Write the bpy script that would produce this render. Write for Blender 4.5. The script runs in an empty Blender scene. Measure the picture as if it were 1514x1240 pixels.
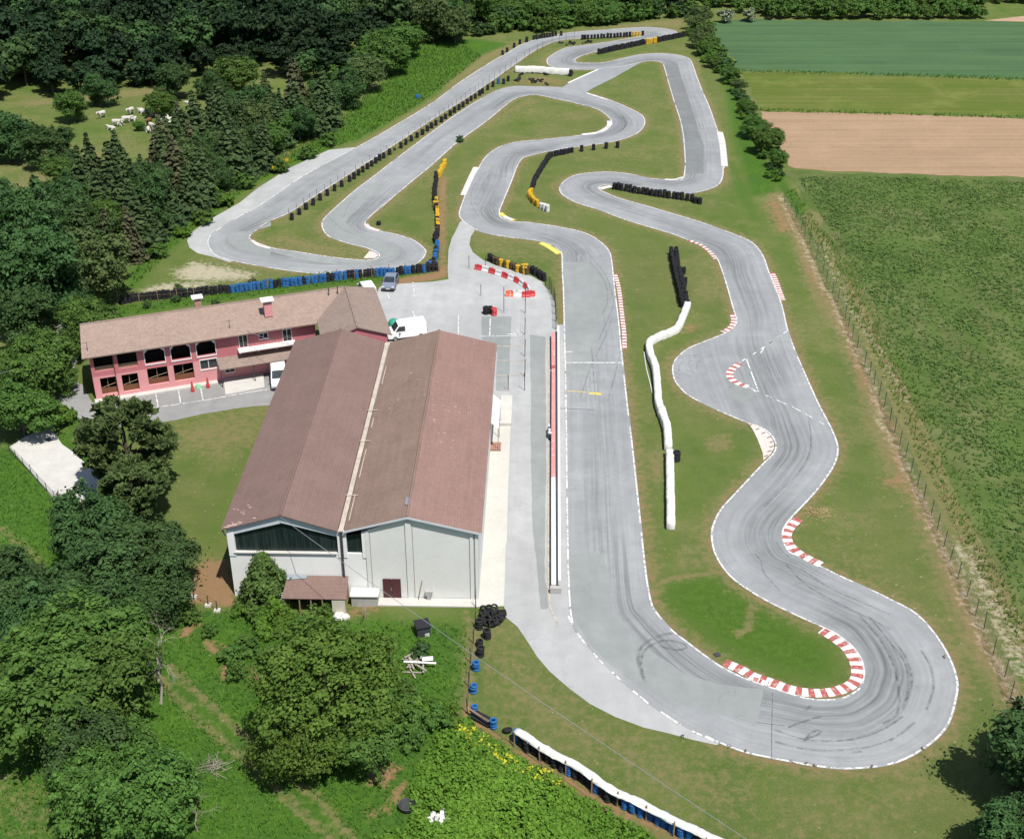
import bpy, math, random
import numpy as np
from mathutils import Vector, Matrix, kdtree
from mathutils.geometry import tessellate_polygon
random.seed(7); rng = np.random.default_rng(7)
C = bpy.context.scene.collection
R_ = math.radians
# ------------------------------------------------------------------ camera model (pixel of the 1514x1240 photo -> point in the world)
F, CX, CY, TH, HC = 1880., 757., 620., R_(29.8), 70.
ct, st = math.cos(TH), math.sin(TH)
def ray(px, py):
    u = (px-CX)/F; v = -(py-CY)/F
    return Vector((u, ct+v*st, -st+v*ct))
def at(px, py, z=0.):
    d = ray(px, py); t = (z-HC)/d.z
    return Vector((d.x*t, d.y*t, z))
def ppm(p):                       # pixels per metre at a world point
    q = Vector(p)-Vector((0, 0, HC))
    return F/(q.y*ct-q.z*st)
def T(ox, oy, pts, k=3.7575):     # coordinates read off an enlarged tile
    return [(ox+x/k, oy+y/k) for x, y in pts]
# ------------------------------------------------------------------ scene basics
sc = bpy.context.scene
cam = bpy.data.objects.new('camera', bpy.data.cameras.new('camera')); C.objects.link(cam)
cam.location = (0, 0, HC); cam.rotation_euler = (R_(90)-TH, 0, 0)
cam.data.sensor_width = 36; cam.data.lens = 36*F/1514; cam.data.clip_end = 5000; cam.data.clip_start = 1
sc.camera = cam
SUN = Vector((1.9, -3.1, 7.4)).normalized()
w = bpy.data.worlds.new('World'); sc.world = w; w.use_nodes = True
nt = w.node_tree; nt.nodes.clear()
sky = nt.nodes.new('ShaderNodeTexSky'); sky.sky_type = 'NISHITA'; sky.sun_disc = False
sky.sun_elevation = math.asin(SUN.z); sky.sun_rotation = math.atan2(SUN.x, SUN.y)
bg = nt.nodes.new('ShaderNodeBackground'); bg.inputs[1].default_value = 0.085
ow = nt.nodes.new('ShaderNodeOutputWorld')
nt.links.new(sky.outputs[0], bg.inputs[0]); nt.links.new(bg.outputs[0], ow.inputs[0])
sl = bpy.data.lights.new('sun', 'SUN'); sl.energy = 4.6; sl.angle = R_(0.5); sl.color = (1, .965, .91)
so = bpy.data.objects.new('sun', sl); C.objects.link(so)
so.rotation_euler = SUN.to_track_quat('Z', 'Y').to_euler(); so.location = (0, 0, 200)
sc.view_settings.view_transform = 'Standard'; sc.view_settings.look = 'None'
sc.view_settings.exposure = 0.42; sc.view_settings.gamma = 1
sc.cycles.max_bounces = 6; sc.cycles.transparent_max_bounces = 8
# ------------------------------------------------------------------ materials
class NB:
    def __init__(s, name, rough=.9, spec=.25):
        s.m = bpy.data.materials.new(name); s.m.use_nodes = True; s.t = s.m.node_tree
        s.b = s.t.nodes['Principled BSDF']; s.b.inputs['Roughness'].default_value = rough
        s.b.inputs['Specular IOR Level'].default_value = spec
        s.tc = None
    def n(s, k, **kw):
        x = s.t.nodes.new(k)
        for a, v in kw.items():
            if hasattr(x, a): setattr(x, a, v)
            else: x.inputs[a].default_value = v
        return x
    def l(s, a, b): s.t.links.new(a, b)
    def coord(s, kind='Object', scale=(1, 1, 1), rot=0):
        if s.tc is None: s.tc = s.n('ShaderNodeTexCoord')
        mp = s.n('ShaderNodeMapping'); mp.inputs['Scale'].default_value = scale; mp.inputs['Rotation'].default_value = (0, 0, rot)
        s.l(s.tc.outputs[kind], mp.inputs[0]); return mp.outputs[0]
    def world(s, scale=(1, 1, 1), rot=0):
        g = s.n('ShaderNodeNewGeometry'); mp = s.n('ShaderNodeMapping'); mp.inputs['Scale'].default_value = scale; mp.inputs['Rotation'].default_value = (0, 0, rot)
        s.l(g.outputs['Position'], mp.inputs[0]); return mp.outputs[0]
    def noise(s, co, scale, det=4, rough=.6, lo=.35, hi=.65):
        x = s.n('ShaderNodeTexNoise'); x.inputs['Scale'].default_value = scale; x.inputs['Detail'].default_value = det; x.inputs['Roughness'].default_value = rough
        s.l(co, x.inputs['Vector'])
        r = s.n('ShaderNodeMapRange'); r.inputs[1].default_value = lo; r.inputs[2].default_value = hi
        s.l(x.outputs[0], r.inputs[0]); return r.outputs[0]
    def mix(s, f, a, b, mode='MIX'):
        x = s.n('ShaderNodeMix'); x.data_type = 'RGBA'; x.blend_type = mode
        for v, i in ((f, 0), (a, 6), (b, 7)):
            if isinstance(v, (int, float)): x.inputs[i].default_value = v
            elif isinstance(v, (tuple, list)): x.inputs[i].default_value = (*v[:3], 1)
            else: s.l(v, x.inputs[i])
        return x.outputs[2]
    def math(s, op, a, b=0.):
        x = s.n('ShaderNodeMath'); x.operation = op
        for v, i in ((a, 0), (b, 1)):
            if isinstance(v, (int, float)): x.inputs[i].default_value = v
            else: s.l(v, x.inputs[i])
        return x.outputs[0]
    def attr(s, name):
        x = s.n('ShaderNodeAttribute'); x.attribute_name = name
        sp = s.n('ShaderNodeSeparateColor'); s.l(x.outputs[0], sp.inputs[0]); return sp.outputs, x.outputs['Alpha']
    def out(s, col): s.l(col, s.b.inputs['Base Color']); return s.m
    def bump(s, h, strength=.4, dist=.05):
        x = s.n('ShaderNodeBump'); x.inputs['Strength'].default_value = strength; x.inputs['Distance'].default_value = dist
        s.l(h, x.inputs['Height']); s.l(x.outputs[0], s.b.inputs['Normal'])
MATS = {}
def plain(name, col, rough=.8, var=.18, scale=3., spec=.25, metal=0):
    if name in MATS: return MATS[name]
    b = NB(name, rough, spec); b.b.inputs['Metallic'].default_value = metal
    co = b.coord('Object'); f = b.noise(co, scale, 5, .65, .3, .7)
    hi = tuple(min(.9, c*(1+var)) for c in col); lo = tuple(c*(1-var) for c in col)
    c = b.mix(f, lo, hi)
    f2 = b.noise(co, scale*9, 3, .7, .3, .7)
    c = b.mix(.35, c, b.mix(f2, tuple(x*(1-var) for x in lo), hi))
    MATS[name] = b.out(c); return b.m
def glass(name='dark_glass', col=(.02, .026, .03)):
    if name in MATS: return MATS[name]
    b = NB(name, .12, .6); f = b.noise(b.coord('Object'), 2, 2); MATS[name] = b.out(b.mix(f, col, tuple(c*1.7 for c in col))); return b.m
def foliage(name, c1, c2, trans=.3, hue=.12, flower=None):
    b = NB(name, .75, .2); g = b.n('ShaderNodeNewGeometry'); oi = b.n('ShaderNodeObjectInfo')
    c = b.mix(g.outputs['Random Per Island'], c1, c2)
    at_, _ = b.attr('clump')
    c = b.mix(at_[0], c, b.mix(.6, c, tuple(x*1.5 for x in c2)))
    v = b.math('ADD', b.math('MULTIPLY', oi.outputs['Random'], hue*2), 1-hue)
    hs = b.n('ShaderNodeHueSaturation'); b.l(c, hs.inputs['Color']); b.l(v, hs.inputs['Value'])
    b.l(b.math('ADD', b.math('MULTIPLY', oi.outputs['Random'], .022), .489), hs.inputs['Hue'])
    c = hs.outputs[0]
    if flower:
        x = b.math('GREATER_THAN', g.outputs['Random Per Island'], flower[1]); c = b.mix(x, c, flower[0])
    b.l(c, b.b.inputs['Base Color'])
    tr = b.n('ShaderNodeBsdfTranslucent'); b.l(b.mix(.5, c, tuple(x*1.3 for x in c2)), tr.inputs[0])
    ms = b.n('ShaderNodeMixShader'); ms.inputs[0].default_value = trans
    b.l(b.b.outputs[0], ms.inputs[1]); b.l(tr.outputs[0], ms.inputs[2])
    b.l(ms.outputs[0], b.t.nodes['Material Output'].inputs[0]); MATS[name] = b.m; return b.m
# asphalt with streaks that follow the direction of driving (uv: metres along, metres across)
def asphalt(name, base, dark, light, streak=True):
    b = NB(name, .88, .25); co = b.world()
    big = b.noise(co, .06, 4, .6, .36, .64); mid = b.noise(co, .5, 5, .65, .3, .7); fine = b.noise(co, 6, 3, .7, .3, .7)
    c = b.mix(big, base, light); c = b.mix(b.math('MULTIPLY', mid, .5), c, dark)
    c = b.mix(b.math('MULTIPLY', fine, .12), c, dark)
    if streak:
        uv = b.coord('UV', (.045, 2.2, 1)); s1 = b.noise(uv, 1, 5, .7, .42, .72)
        uv2 = b.coord('UV', (.02, .55, 1)); s2 = b.noise(uv2, 1, 3, .6, .4, .65)
        ch, _ = b.attr('rub')
        r = b.math('MULTIPLY', ch[0], b.math('ADD', b.math('MULTIPLY', s1, .75), .2))
        c = b.mix(b.math('MULTIPLY', s2, .4), c, light)
        c = b.mix(b.math('MULTIPLY', s1, .34), c, dark); blo = b.noise(co, .16, 4, .6, .45, .62); c = b.mix(b.math('MULTIPLY', blo, .35), c, tuple(x*.8 for x in base))
        c = b.mix(b.math('MULTIPLY', r, .95), c, tuple(x*.5 for x in dark))
    else:
        s1 = b.noise(b.world((.6, .06, 1)), 1, 4, .6, .4, .7); c = b.mix(b.math('MULTIPLY', s1, .3), c, dark)
    vo = b.n('ShaderNodeTexVoronoi'); vo.feature = 'DISTANCE_TO_EDGE'; vo.inputs['Scale'].default_value = .11
    nz = b.n('ShaderNodeTexNoise'); nz.inputs['Scale'].default_value = .6; b.l(co, nz.inputs['Vector'])
    ad = b.n('ShaderNodeVectorMath'); ad.operation = 'ADD'; sca = b.n('ShaderNodeVectorMath'); sca.operation = 'SCALE'; sca.inputs[3].default_value = 4
    b.l(nz.outputs['Color'], sca.inputs[0]); b.l(co, ad.inputs[0]); b.l(sca.outputs[0], ad.inputs[1]); b.l(ad.outputs[0], vo.inputs['Vector'])
    ck = b.math('LESS_THAN', vo.outputs['Distance'], .0035)
    c = b.mix(b.math('MULTIPLY', ck, .16), c, tuple(x*.5 for x in dark))
    MATS[name] = b.out(c); return b.m
ASPH = asphalt('asphalt', (.252, .262, .266), (.15, .158, .16), (.325, .337, .34))
ASPH_A = asphalt('apron_asphalt', (.34, .345, .34), (.24, .245, .24), (.42, .425, .42), False)
ASPH_D = asphalt('older_asphalt', (.235, .252, .243), (.17, .184, .178), (.285, .302, .292), False)
ASPH_L = asphalt('pale_asphalt', (.33, .345, .34), (.26, .27, .265), (.38, .39, .385), False)
def worn_paint(name, col, keep=.62, under=(.22, .225, .23)):
    b = NB(name, .7, .3); co = b.world(); f = b.noise(co, 2.2, 5, .75, keep-.1, keep+.02)
    g = b.noise(co, .4, 3, .6, .3, .7)
    MATS[name] = b.out(b.mix(f, b.mix(b.math('MULTIPLY', g, .35), col, tuple(x*.75 for x in col)), under)); return b.m
PAINT_W = worn_paint('white_paint', (.66, .65, .625), .57); PAINT_Y = worn_paint('yellow_paint', (.75, .52, .06), .6)
PAINT_O = worn_paint('faded_orange_paint', (.50, .40, .30), .55, (.27, .27, .26)); PAINT_D = worn_paint('dark_paint', (.09, .09, .1), .6)
CONC = plain('concrete', (.47, .455, .42), .9, .12, .6); CONC_D = plain('grey_concrete', (.36, .35, .33), .9, .2, .8)
RUBBER = plain('tyre_rubber', (.018, .018, .02), .75, .35, 4); BLUE = plain('blue_painted_tyre', (.02, .11, .30), .6, .25, 4)
YEL = plain('yellow_painted_tyre', (.55, .34, .02), .65, .25, 5); BROWN = plain('brown_painted_tyre', (.085, .06, .03), .7, .3, 5)
WHT = plain('white_plastic', (.62, .62, .60), .5, .08, 3, .4); REDP = plain('red_plastic', (.50, .045, .05), .45, .15, 3, .4)
ORANGEP = plain('orange_plastic', (.68, .13, .06), .45, .12, 3, .4); SHEET = plain('white_sheeting', (.58, .57, .53), .7, .16, 1.2)
STEEL = plain('galvanised_steel', (.30, .31, .32), .5, .2, 5, .5, .4); DARKSTEEL = plain('dark_steel', (.05, .05, .055), .6, .3, 5)
WOODP = plain('weathered_wood', (.28, .20, .13), .9, .25, 4); BARK = plain('bark', (.10, .075, .055), .95, .3, 5)
DEADW = plain('dead_wood', (.30, .26, .22), .95, .25, 4); GREENWIRE = plain('green_wire', (.05, .11, .075), .6, .2, 4)
# ------------------------------------------------------------------ mesh builder
class MB:
    def __init__(s): s.v = []; s.f = []; s.mi = []
    def face(s, pts, mi=0):
        i = len(s.v); s.v += [tuple(p) for p in pts]; s.f.append(tuple(range(i, i+len(pts)))); s.mi.append(mi); return s
    def box(s, c, d, rz=0., mi=0, taper=1.):
        x, y, z = d[0]/2, d[1]/2, d[2]/2; i = len(s.v); cr, sr = math.cos(rz), math.sin(rz)
        for dz in (-1, 1):
            k = taper if dz > 0 else 1
            for sx, sy in ((-1, -1), (1, -1), (1, 1), (-1, 1)):
                a, b = sx*x*k, sy*y*k; s.v.append((c[0]+a*cr-b*sr, c[1]+a*sr+b*cr, c[2]+dz*z))
        for q in ((0, 3, 2, 1), (4, 5, 6, 7), (0, 1, 5, 4), (1, 2, 6, 5), (2, 3, 7, 6), (3, 0, 4, 7)):
            s.f.append(tuple(i+k for k in q)); s.mi.append(mi)
        return s
    def prism(s, poly, z0, z1, mi=0):              # vertical prism over an xy polygon
        n = len(poly); i = len(s.v)
        s.v += [(p[0], p[1], z0) for p in poly]+[(p[0], p[1], z1) for p in poly]
        s.f.append(tuple(i+k for k in reversed(range(n)))); s.f.append(tuple(i+n+k for k in range(n))); s.mi += [mi, mi]
        for k in range(n): s.f.append((i+k, i+(k+1) % n, i+n+(k+1) % n, i+n+k)); s.mi.append(mi)
        return s
    def hexa(s, p, mi=0):                          # 8 corners: bottom 4, top 4
        i = len(s.v); s.v += [tuple(q) for q in p]
        for q in ((0, 3, 2, 1), (4, 5, 6, 7), (0, 1, 5, 4), (1, 2, 6, 5), (2, 3, 7, 6), (3, 0, 4, 7)): s.f.append(tuple(i+k for k in q)); s.mi.append(mi)
        return s
    def slab(s, quad, th, mi=0):                   # thick sheet: quad is the top, thickness straight down
        lo = [(p[0], p[1], p[2]-th) for p in quad]; return s.hexa(lo+[tuple(p) for p in quad], mi)
    def tube(s, pts, r, seg=6, mi=0, cap=True):
        pts = [Vector(p) for p in pts]; rs = r if isinstance(r, (list, tuple)) else [r]*len(pts); i0 = len(s.v)
        for k, p in enumerate(pts):
            d = (pts[min(k+1, len(pts)-1)]-pts[max(k-1, 0)])
            d = d.normalized() if d.length > 1e-9 else Vector((0, 0, 1))
            a = d.orthogonal().normalized() if abs(d.z) > .95 else d.cross(Vector((0, 0, 1))).normalized(); b = d.cross(a)
            for j in range(seg):
                t = 2*math.pi*j/seg; s.v.append(tuple(p+(a*math.cos(t)+b*math.sin(t))*rs[k]))
        for k in range(len(pts)-1):
            for j in range(seg):
                a = i0+k*seg+j; b = i0+k*seg+(j+1) % seg; s.f.append((a, b, b+seg, a+seg)); s.mi.append(mi)
        if cap:
            s.f.append(tuple(i0+j for j in reversed(range(seg)))); s.f.append(tuple(i0+(len(pts)-1)*seg+j for j in range(seg))); s.mi += [mi, mi]
        return s
    def lathe(s, prof, c=(0, 0, 0), seg=14, mi=0, axis='z'):
        i0 = len(s.v)
        for r, z in prof:
            for j in range(seg):
                t = 2*math.pi*j/seg; x, y = r*math.cos(t), r*math.sin(t)
                p = (x, y, z) if axis == 'z' else ((x, z, y) if axis == 'y' else (z, x, y))
                s.v.append((c[0]+p[0], c[1]+p[1], c[2]+p[2]))
        for k in range(len(prof)-1):
            for j in range(seg):
                a = i0+k*seg+j; b = i0+k*seg+(j+1) % seg; s.f.append((a, b, b+seg, a+seg)); s.mi.append(mi)
        return s
    def mesh(s, name, mats):
        m = bpy.data.meshes.new(name); m.from_pydata(s.v, [], s.f)
        for x in (mats if isinstance(mats, (list, tuple)) else [mats]): m.materials.append(x)
        m.polygons.foreach_set('material_index', s.mi); m.update(); return m
    def build(s, name, mats, parent=None, loc=(0, 0, 0), rz=0, smooth=False):
        m = s.mesh(name, mats)
        if smooth: m.polygons.foreach_set('use_smooth', [True]*len(m.polygons))
        return link(name, m, parent, loc, rz)
def link(name, m, parent=None, loc=(0, 0, 0), rz=0):
    o = bpy.data.objects.new(name, m); C.objects.link(o); o.location = loc; o.rotation_euler = (0, 0, rz)
    if parent: o.parent = parent
    return o
def tag(o, label=None, cat=None, group=None, kind=None):
    if label: o['label'] = label
    if cat: o['category'] = cat
    if group: o['group'] = group
    if kind: o['kind'] = kind
    return o
def thing(name, label, cat, loc=(0, 0, 0), rz=0, group=None):
    o = bpy.data.objects.new(name, None); C.objects.link(o); o.location = loc; o.rotation_euler = (0, 0, rz); o.empty_display_size = .3
    return tag(o, label, cat, group)
def kids(o): return [c for c in bpy.data.objects if c.parent == o]
def copy_tree(o, loc=None, rz=None, label=None, parent=None):
    def rec(x, par):
        c = x.copy(); C.objects.link(c); c.parent = par
        for k in list(x.children): rec(k, c)
        return c
    c = rec(o, parent)
    if loc is not None: c.location = loc
    if rz is not None: c.rotation_euler = (0, 0, rz)
    if label: c['label'] = label
    return c
def np_mesh(name, V, Fc, mats, attr=None):
    V = np.asarray(V, np.float32); Fc = np.asarray(Fc, np.int32); n, k = Fc.shape
    m = bpy.data.meshes.new(name); m.vertices.add(len(V)); m.vertices.foreach_set('co', V.ravel())
    m.loops.add(n*k); m.loops.foreach_set('vertex_index', Fc.ravel()); m.polygons.add(n)
    m.polygons.foreach_set('loop_start', np.arange(0, n*k, k, dtype=np.int32)); m.polygons.foreach_set('loop_total', np.full(n, k, np.int32))
    for x in (mats if isinstance(mats, (list, tuple)) else [mats]): m.materials.append(x)
    m.update(calc_edges=True)
    if attr:
        for nm, A in attr.items():
            a = m.color_attributes.new(nm, 'FLOAT_COLOR', 'POINT'); A = np.asarray(A, np.float32)
            if A.ndim == 1: A = np.stack([A, A, A, np.ones_like(A)], 1)
            a.data.foreach_set('color', A.ravel())
    return m
# ------------------------------------------------------------------ curves
def cr(pts, m=8, closed=False):                   # Catmull-Rom through 2-D or 3-D points
    P = np.array([tuple(p) for p in pts], float); n = len(P); out = []
    for i in range(n if closed else n-1):
        if closed: a, b, c, d = P[(i-1) % n], P[i], P[(i+1) % n], P[(i+2) % n]
        else: a, b, c, d = P[max(i-1, 0)], P[i], P[i+1], P[min(i+2, n-1)]
        for k in range(m):
            t = k/m; out.append(.5*((2*b)+(-a+c)*t+(2*a-5*b+4*c-d)*t*t+(-a+3*b-3*c+d)*t**3))
    if not closed: out.append(P[-1])
    return np.array(out)
def resample(P, n):
    d = np.r_[0, np.cumsum(np.linalg.norm(np.diff(P, axis=0), axis=1))]; t = np.linspace(0, d[-1], n)
    return np.stack([np.interp(t, d, P[:, k]) for k in range(P.shape[1])], 1)
def length(P): return float(np.linalg.norm(np.diff(P, axis=0), axis=1).sum())
def W(pts, z=0.): return [at(x, y, z) for x, y in pts]
def path(pts, step=1., smooth=True, z=0.):        # px polyline -> evenly spaced world points (xy)
    P = np.array([(p.x, p.y) for p in W(pts, z)])
    if smooth: P = cr(P, 8)
    return resample(P, max(2, int(round(length(P)/step))+1))
def normals(P, closed=False):
    if closed: d = np.roll(P, -1, 0)-np.roll(P, 1, 0)
    else: d = np.gradient(P, axis=0)
    d /= np.maximum(np.linalg.norm(d, axis=1, keepdims=True), 1e-9); return np.stack([-d[:, 1], d[:, 0]], 1)
def ribbon(P, wid, z, off=0.):
    N = normals(P); n = len(P); a = P+N*(off+wid/2); b = P+N*(off-wid/2)
    V = np.concatenate([np.c_[a, np.full(n, z)], np.c_[b, np.full(n, z)]]); i = np.arange(n-1)
    return V, np.stack([i+n, i+n+1, i+1, i], 1)
class Acc:
    def __init__(s): s.V = []; s.F = []; s.k = 0
    def add(s, V, Fc): s.V.append(V); s.F.append(np.asarray(Fc)+s.k); s.k += len(V)
    def build(s, name, mat, **kw): return tag(link(name, np_mesh(name, np.concatenate(s.V), np.concatenate(s.F), mat)), **kw)
def sheet(name, pts, z, mat, smooth=False, kind='structure', jitter=0., **kw):
    P = [at(x, y) for x, y in pts]; P = np.array([(p.x, p.y) for p in P])
    if smooth: P = cr(P, 6, True)
    if jitter: 
        q = np.vstack([P, P[:1]]); st_ = .5 if jitter < .15 else 2.; q = resample(q, int(length(q)/st_))[:-1]; w_ = np.convolve(rng.normal(0, 1, len(q)+2), np.ones(3)/1.8, 'valid'); P = q+normals(q, True)*(w_*jitter)[:, None]
    V3 = [Vector((x, y, 0)) for x, y in P]; tr = [t for t in tessellate_polygon([V3]) if (V3[t[1]]-V3[t[0]]).cross(V3[t[2]]-V3[t[0]]).length > 1e-7]
    tr = [t if (V3[t[1]]-V3[t[0]]).cross(V3[t[2]]-V3[t[0]]).z > 0 else (t[0], t[2], t[1]) for t in tr]
    m = bpy.data.meshes.new(name); m.from_pydata([(x, y, z) for x, y in P], [], tr); m.materials.append(mat); m.update()
    return tag(link(name, m), kind=kind, **kw)
# ================================================================== THE TRACK: one closed loop, both edges traced, segment by segment
SEG = [
 ([(829.5,376),(830.5,406.5),(831.9,433),(833.7,513),(835.3,600),(836.6,733),(839.3,866)], [(905,382.5),(910,427.7),(915.7,473),(919.7,515.6),(929,600),(935.6,653),(946.3,751.7),(955.6,839.5)]),
 ([(845.2,923),(860,945),(884,973),(913,1001),(947,1031),(991,1062)], [(963.6,887.4),(973,906),(994,930),(1015.5,947),(1042,967),(1063.4,981.9)]),
 ([(1042,1089),(1095,1111),(1143,1122),(1210,1134)], [(1090,996),(1114,1006),(1162,1021.8),(1188.5,1029.8)]),
 ([(1265.7,1137),(1335,1125),(1396,1082.5)], [(1215,1033),(1241.7,1031),(1260.4,1023),(1271,1013.8)]),
 ([(1416,1029.8),(1414.7,995),(1393.5,950)], [(1275,998),(1275,989.8),(1271,974),(1257.7,955)]),
 ([(1358,908),(1319,886),(1284,868.8),(1241.7,850)], [(1230,934),(1217.8,928.6),(1176.5,910),(1132.6,888.8)]),
 ([(1194,826),(1171,817),(1162,805),(1158,793),(1160.6,781)], [(1106,872.8),(1082,855.5),(1066,837),(1055.4,818),(1051.4,802),(1050.6,786),(1054,773)]),
 ([(1171,766),(1191,745),(1210,723.8)], [(1063.4,754),(1079.4,735.7),(1100.7,713)]),
 ([(1228.4,698.5),(1237.8,680),(1240.4,664),(1237.8,650.6),(1228.4,629)], [(1127,685),(1140.6,672),(1145.4,662.5),(1144.6,653),(1138,642.6),(1124.6,632)]),
 ([(1213,600),(1205.8,584.8),(1184.5,536.9)], [(1103,625),(1079,615),(1052.7,603.4),(1020.8,587.4),(1007.5,576.8),(997,563.5),(993.4,550),(994,539.5),(999.5,529)]),
 ([(1172.5,507.6),(1164.6,483.6),(1155,445)], [(1015.5,515.6),(1039,505.5),(1070,493),(1086,481),(1088,470),(1084.7,462),(1076.7,433)]),
 ([(1138,402.5),(1130,380),(1118,363),(1103,353)], [(1068.7,406.5),(1060.7,385),(1055,378.5),(1039,365)]),
 ([(1066,338.6),(1031.5,326.6),(999.5,317),(962,306)], [(1018,356),(994,346.6),(954,334.6),(919.7,324)]),
 ([(919.7,294),(900,286.5),(890,282),(886.4,279),(889,275.5)], [(885,310.6),(853,300.7),(833,290),(826.5,281),(828.7,273),(837,265)]),
 ([(900,274),(920,276),(946,278.5)], [(853,258),(877,255),(901,254),(930,257)]),
 ([(986,284.5),(1015.5,287),(1037,283.4),(1055,278),(1064.7,271.5),(1069.5,261)], [(962,263.5),(986,265.3),(1000,266.2),(1006,265.5),(1010,262)]),
 ([(1070,247.5),(1069,234),(1066,207.6),(1050,159.7),(1037,130)], [(1012,247),(1012,234),(1010,205),(1005,178),(994,143.7)]),
 ([(1025,97),(1022,90),(1016,85.2),(999.5,81)], [(983.5,106.5),(980,96),(973,91.3)]),
 ([(973,79),(946,81),(919.7,86.5)], [(957,91),(946,93),(920,98.5)]),
 ([(893,92.6),(866,93.3),(854,92.3),(850.5,90.5)], [(888,102),(877,103.3),(850.5,103.3),(829,102),(813,98),(808,92)]),
 ([(853,87),(862,82.5),(885,76),(910,71)], [(810,86),(822,77.5),(840,70),(868,66.5)]),
 ([(940,63.5),(965,58.5),(990,55.3),(1002,52.5)], [(905,61.2),(935,56),(948,53.5)]),
 ([(1001,48),(994,44.7),(973,41.3)], [(950,52),(947,50.9),(935,51.5)]),
 ([(946,40.7),(887.7,44.7),(831.9,50)], [(925,53),(870,56.5),(826,61)]),
 ([(780,62.5),(747,80),(726,91.8),(680.7,121),(635.5,154.4),(553,203.6),(513,225),(446.5,261)], [(795,73),(763,94.5),(752.6,102),(699,139.7),(646,173),(579.6,217),(507.7,263.5),(465,291)]),
 ([(388,300.5),(346,324),(319.4,341),(310,349),(306,358.6),(310,369),(319.4,378.5),(346,386.5)], [(428,315),(400,327),(380.6,340),(372,347),(370,352),(380.6,358.6)]),
 ([(380,393.3),(412,398.5),(441,402.5),(473,405)], [(404,366.5),(433,371),(481,378.5)]),
 ([(520,405),(566,402.5),(593,398.5),(614,391.8),(626,382.5),(630.7,373),(627.5,366.5),(611.5,354.6)], [(513,382.5),(542,384.4),(555.7,382.5),(560,377),(555.7,373)]),
 ([(587.6,346.6),(561,341),(543.7,334.6),(541,329),(550,318.4)], [(539.7,366.5),(513,360),(486.5,350.6),(477,340),(475,330),(478.5,323)]),
 ([(571.6,300.5),(606,271.5),(635.5,247.5),(678,210),(718,181)], [(491.8,310),(523.7,282),(550,262),(603.5,221),(672.7,170)]),
 ([(747,157),(760,147.5),(776,142.4),(794.6,141),(826.5,147.7)], [(712.7,145),(736.6,133),(760,127.7),(786.6,128),(832,129.6)]),
 ([(850.5,153),(882.4,162),(898.4,173),(903.7,181),(901,187.6),(885,195.6)], [(866.5,137),(901,147.7),(930,159.7),(949,170),(954,178),(953,186),(943.6,197),(925,205)]),
 ([(861,199.6),(805,206)], [(898,211.6),(866.5,216),(826.5,221.4)]),
 ([(763,210),(736.6,218),(718,231.5),(707.4,247.5),(694,271.5)], [(781,231.5),(770,238),(763,252),(758,266)]),
 ([(683.4,298),(678,316),(682,325),(694,334.6),(712.7,344)], [(747,292.8),(739.5,311),(740,319),(745,323)]),
 ([(747,350.6),(780,354.6),(797,357),(815,363),(825,370)], [(758,327),(780,328.5),(813,333),(850.5,340),(874,348),(890,358.6),(900,369)]),
]
MS = 8
def side(k):
    pts, starts = [], []
    for s in SEG: starts.append(len(pts)); pts += [tuple(at(x, y))[:2] for x, y in s[k]]
    D = cr(pts, MS, True); n = len(D); res = []
    starts.append(len(pts))
    for i in range(len(SEG)):
        idx = np.arange(starts[i]*MS, starts[i+1]*MS+1) % n; res.append(D[idx])
    return res
SA, SB = side(0), side(1)
EA, EB = [], []
for a, b in zip(SA, SB):
    n = max(4, int(max(length(a), length(b))/.8)+1); EA.append(resample(a, n)[:-1]); EB.append(resample(b, n)[:-1])
SEGN = [len(x) for x in EA]; SEG0 = np.r_[0, np.cumsum(SEGN)]
EA = np.concatenate(EA); EB = np.concatenate(EB); NT = len(EA)
MID = (EA+EB)/2; WID = np.linalg.norm(EA-EB, axis=1)
ACROSS = 15
def build_track():
    u = np.r_[0, np.cumsum(np.linalg.norm(np.diff(np.vstack([MID, MID[:1]]), axis=0), axis=1))]
    d = np.roll(MID, -4, 0)-np.roll(MID, 4, 0); ang = np.unwrap(np.arctan2(d[:, 1], d[:, 0]))
    curv = (np.roll(ang, -6)-np.roll(ang, 6)); curv = (curv+math.pi) % (2*math.pi)-math.pi
    k = np.ones(31)/31; curv = np.convolve(np.r_[curv[-15:], curv, curv[:15]], k, 'valid')
    # side A lies to the right of travel?  offset of the racing line from the middle, towards the inside of the bend
    sgn = np.sign(np.cross(d, EA-MID)); lat = np.clip(curv*1.1, -.30, .30)*sgn
    line = .5-lat*.9; strength = np.clip(.35+np.abs(curv)*1.6, 0, 1)
    t = np.linspace(0, 1, ACROSS); V = []; UV = []; A = []
    for i in list(range(NT))+[0]:
        V.append(np.c_[EA[i][0]+(EB[i][0]-EA[i][0])*t, EA[i][1]+(EB[i][1]-EA[i][1])*t, np.full(ACROSS, .02)])
        A.append(strength[i]*(np.exp(-((t-line[i])/.17)**2)+.5*np.exp(-((t-line[i]-.22*np.sign(lat[i]))/.16)**2)))
    V = np.concatenate(V); A = np.clip(np.concatenate(A), 0, 1); rows = NT+1
    i, j = np.meshgrid(np.arange(rows-1), np.arange(ACROSS-1), indexing='ij'); a = (i*ACROSS+j).ravel()
    Fc = np.stack([a, a+1, a+ACROSS+1, a+ACROSS], 1)
    m = np_mesh('kart_track', V, Fc, ASPH, {'rub': A})
    uvl = m.uv_layers.new(name='UVMap'); uu = np.repeat(u[:rows], ACROSS); vv = (t[None, :]*np.r_[WID, WID[:1]][:, None]).ravel()
    uvl.data.foreach_set('uv', np.stack([uu[Fc.ravel()], vv[Fc.ravel()]], 1).astype(np.float32).ravel())
    if m.polygons[0].normal.z < 0: m.flip_normals()
    return tag(link('road', m), kind='structure')
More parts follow.
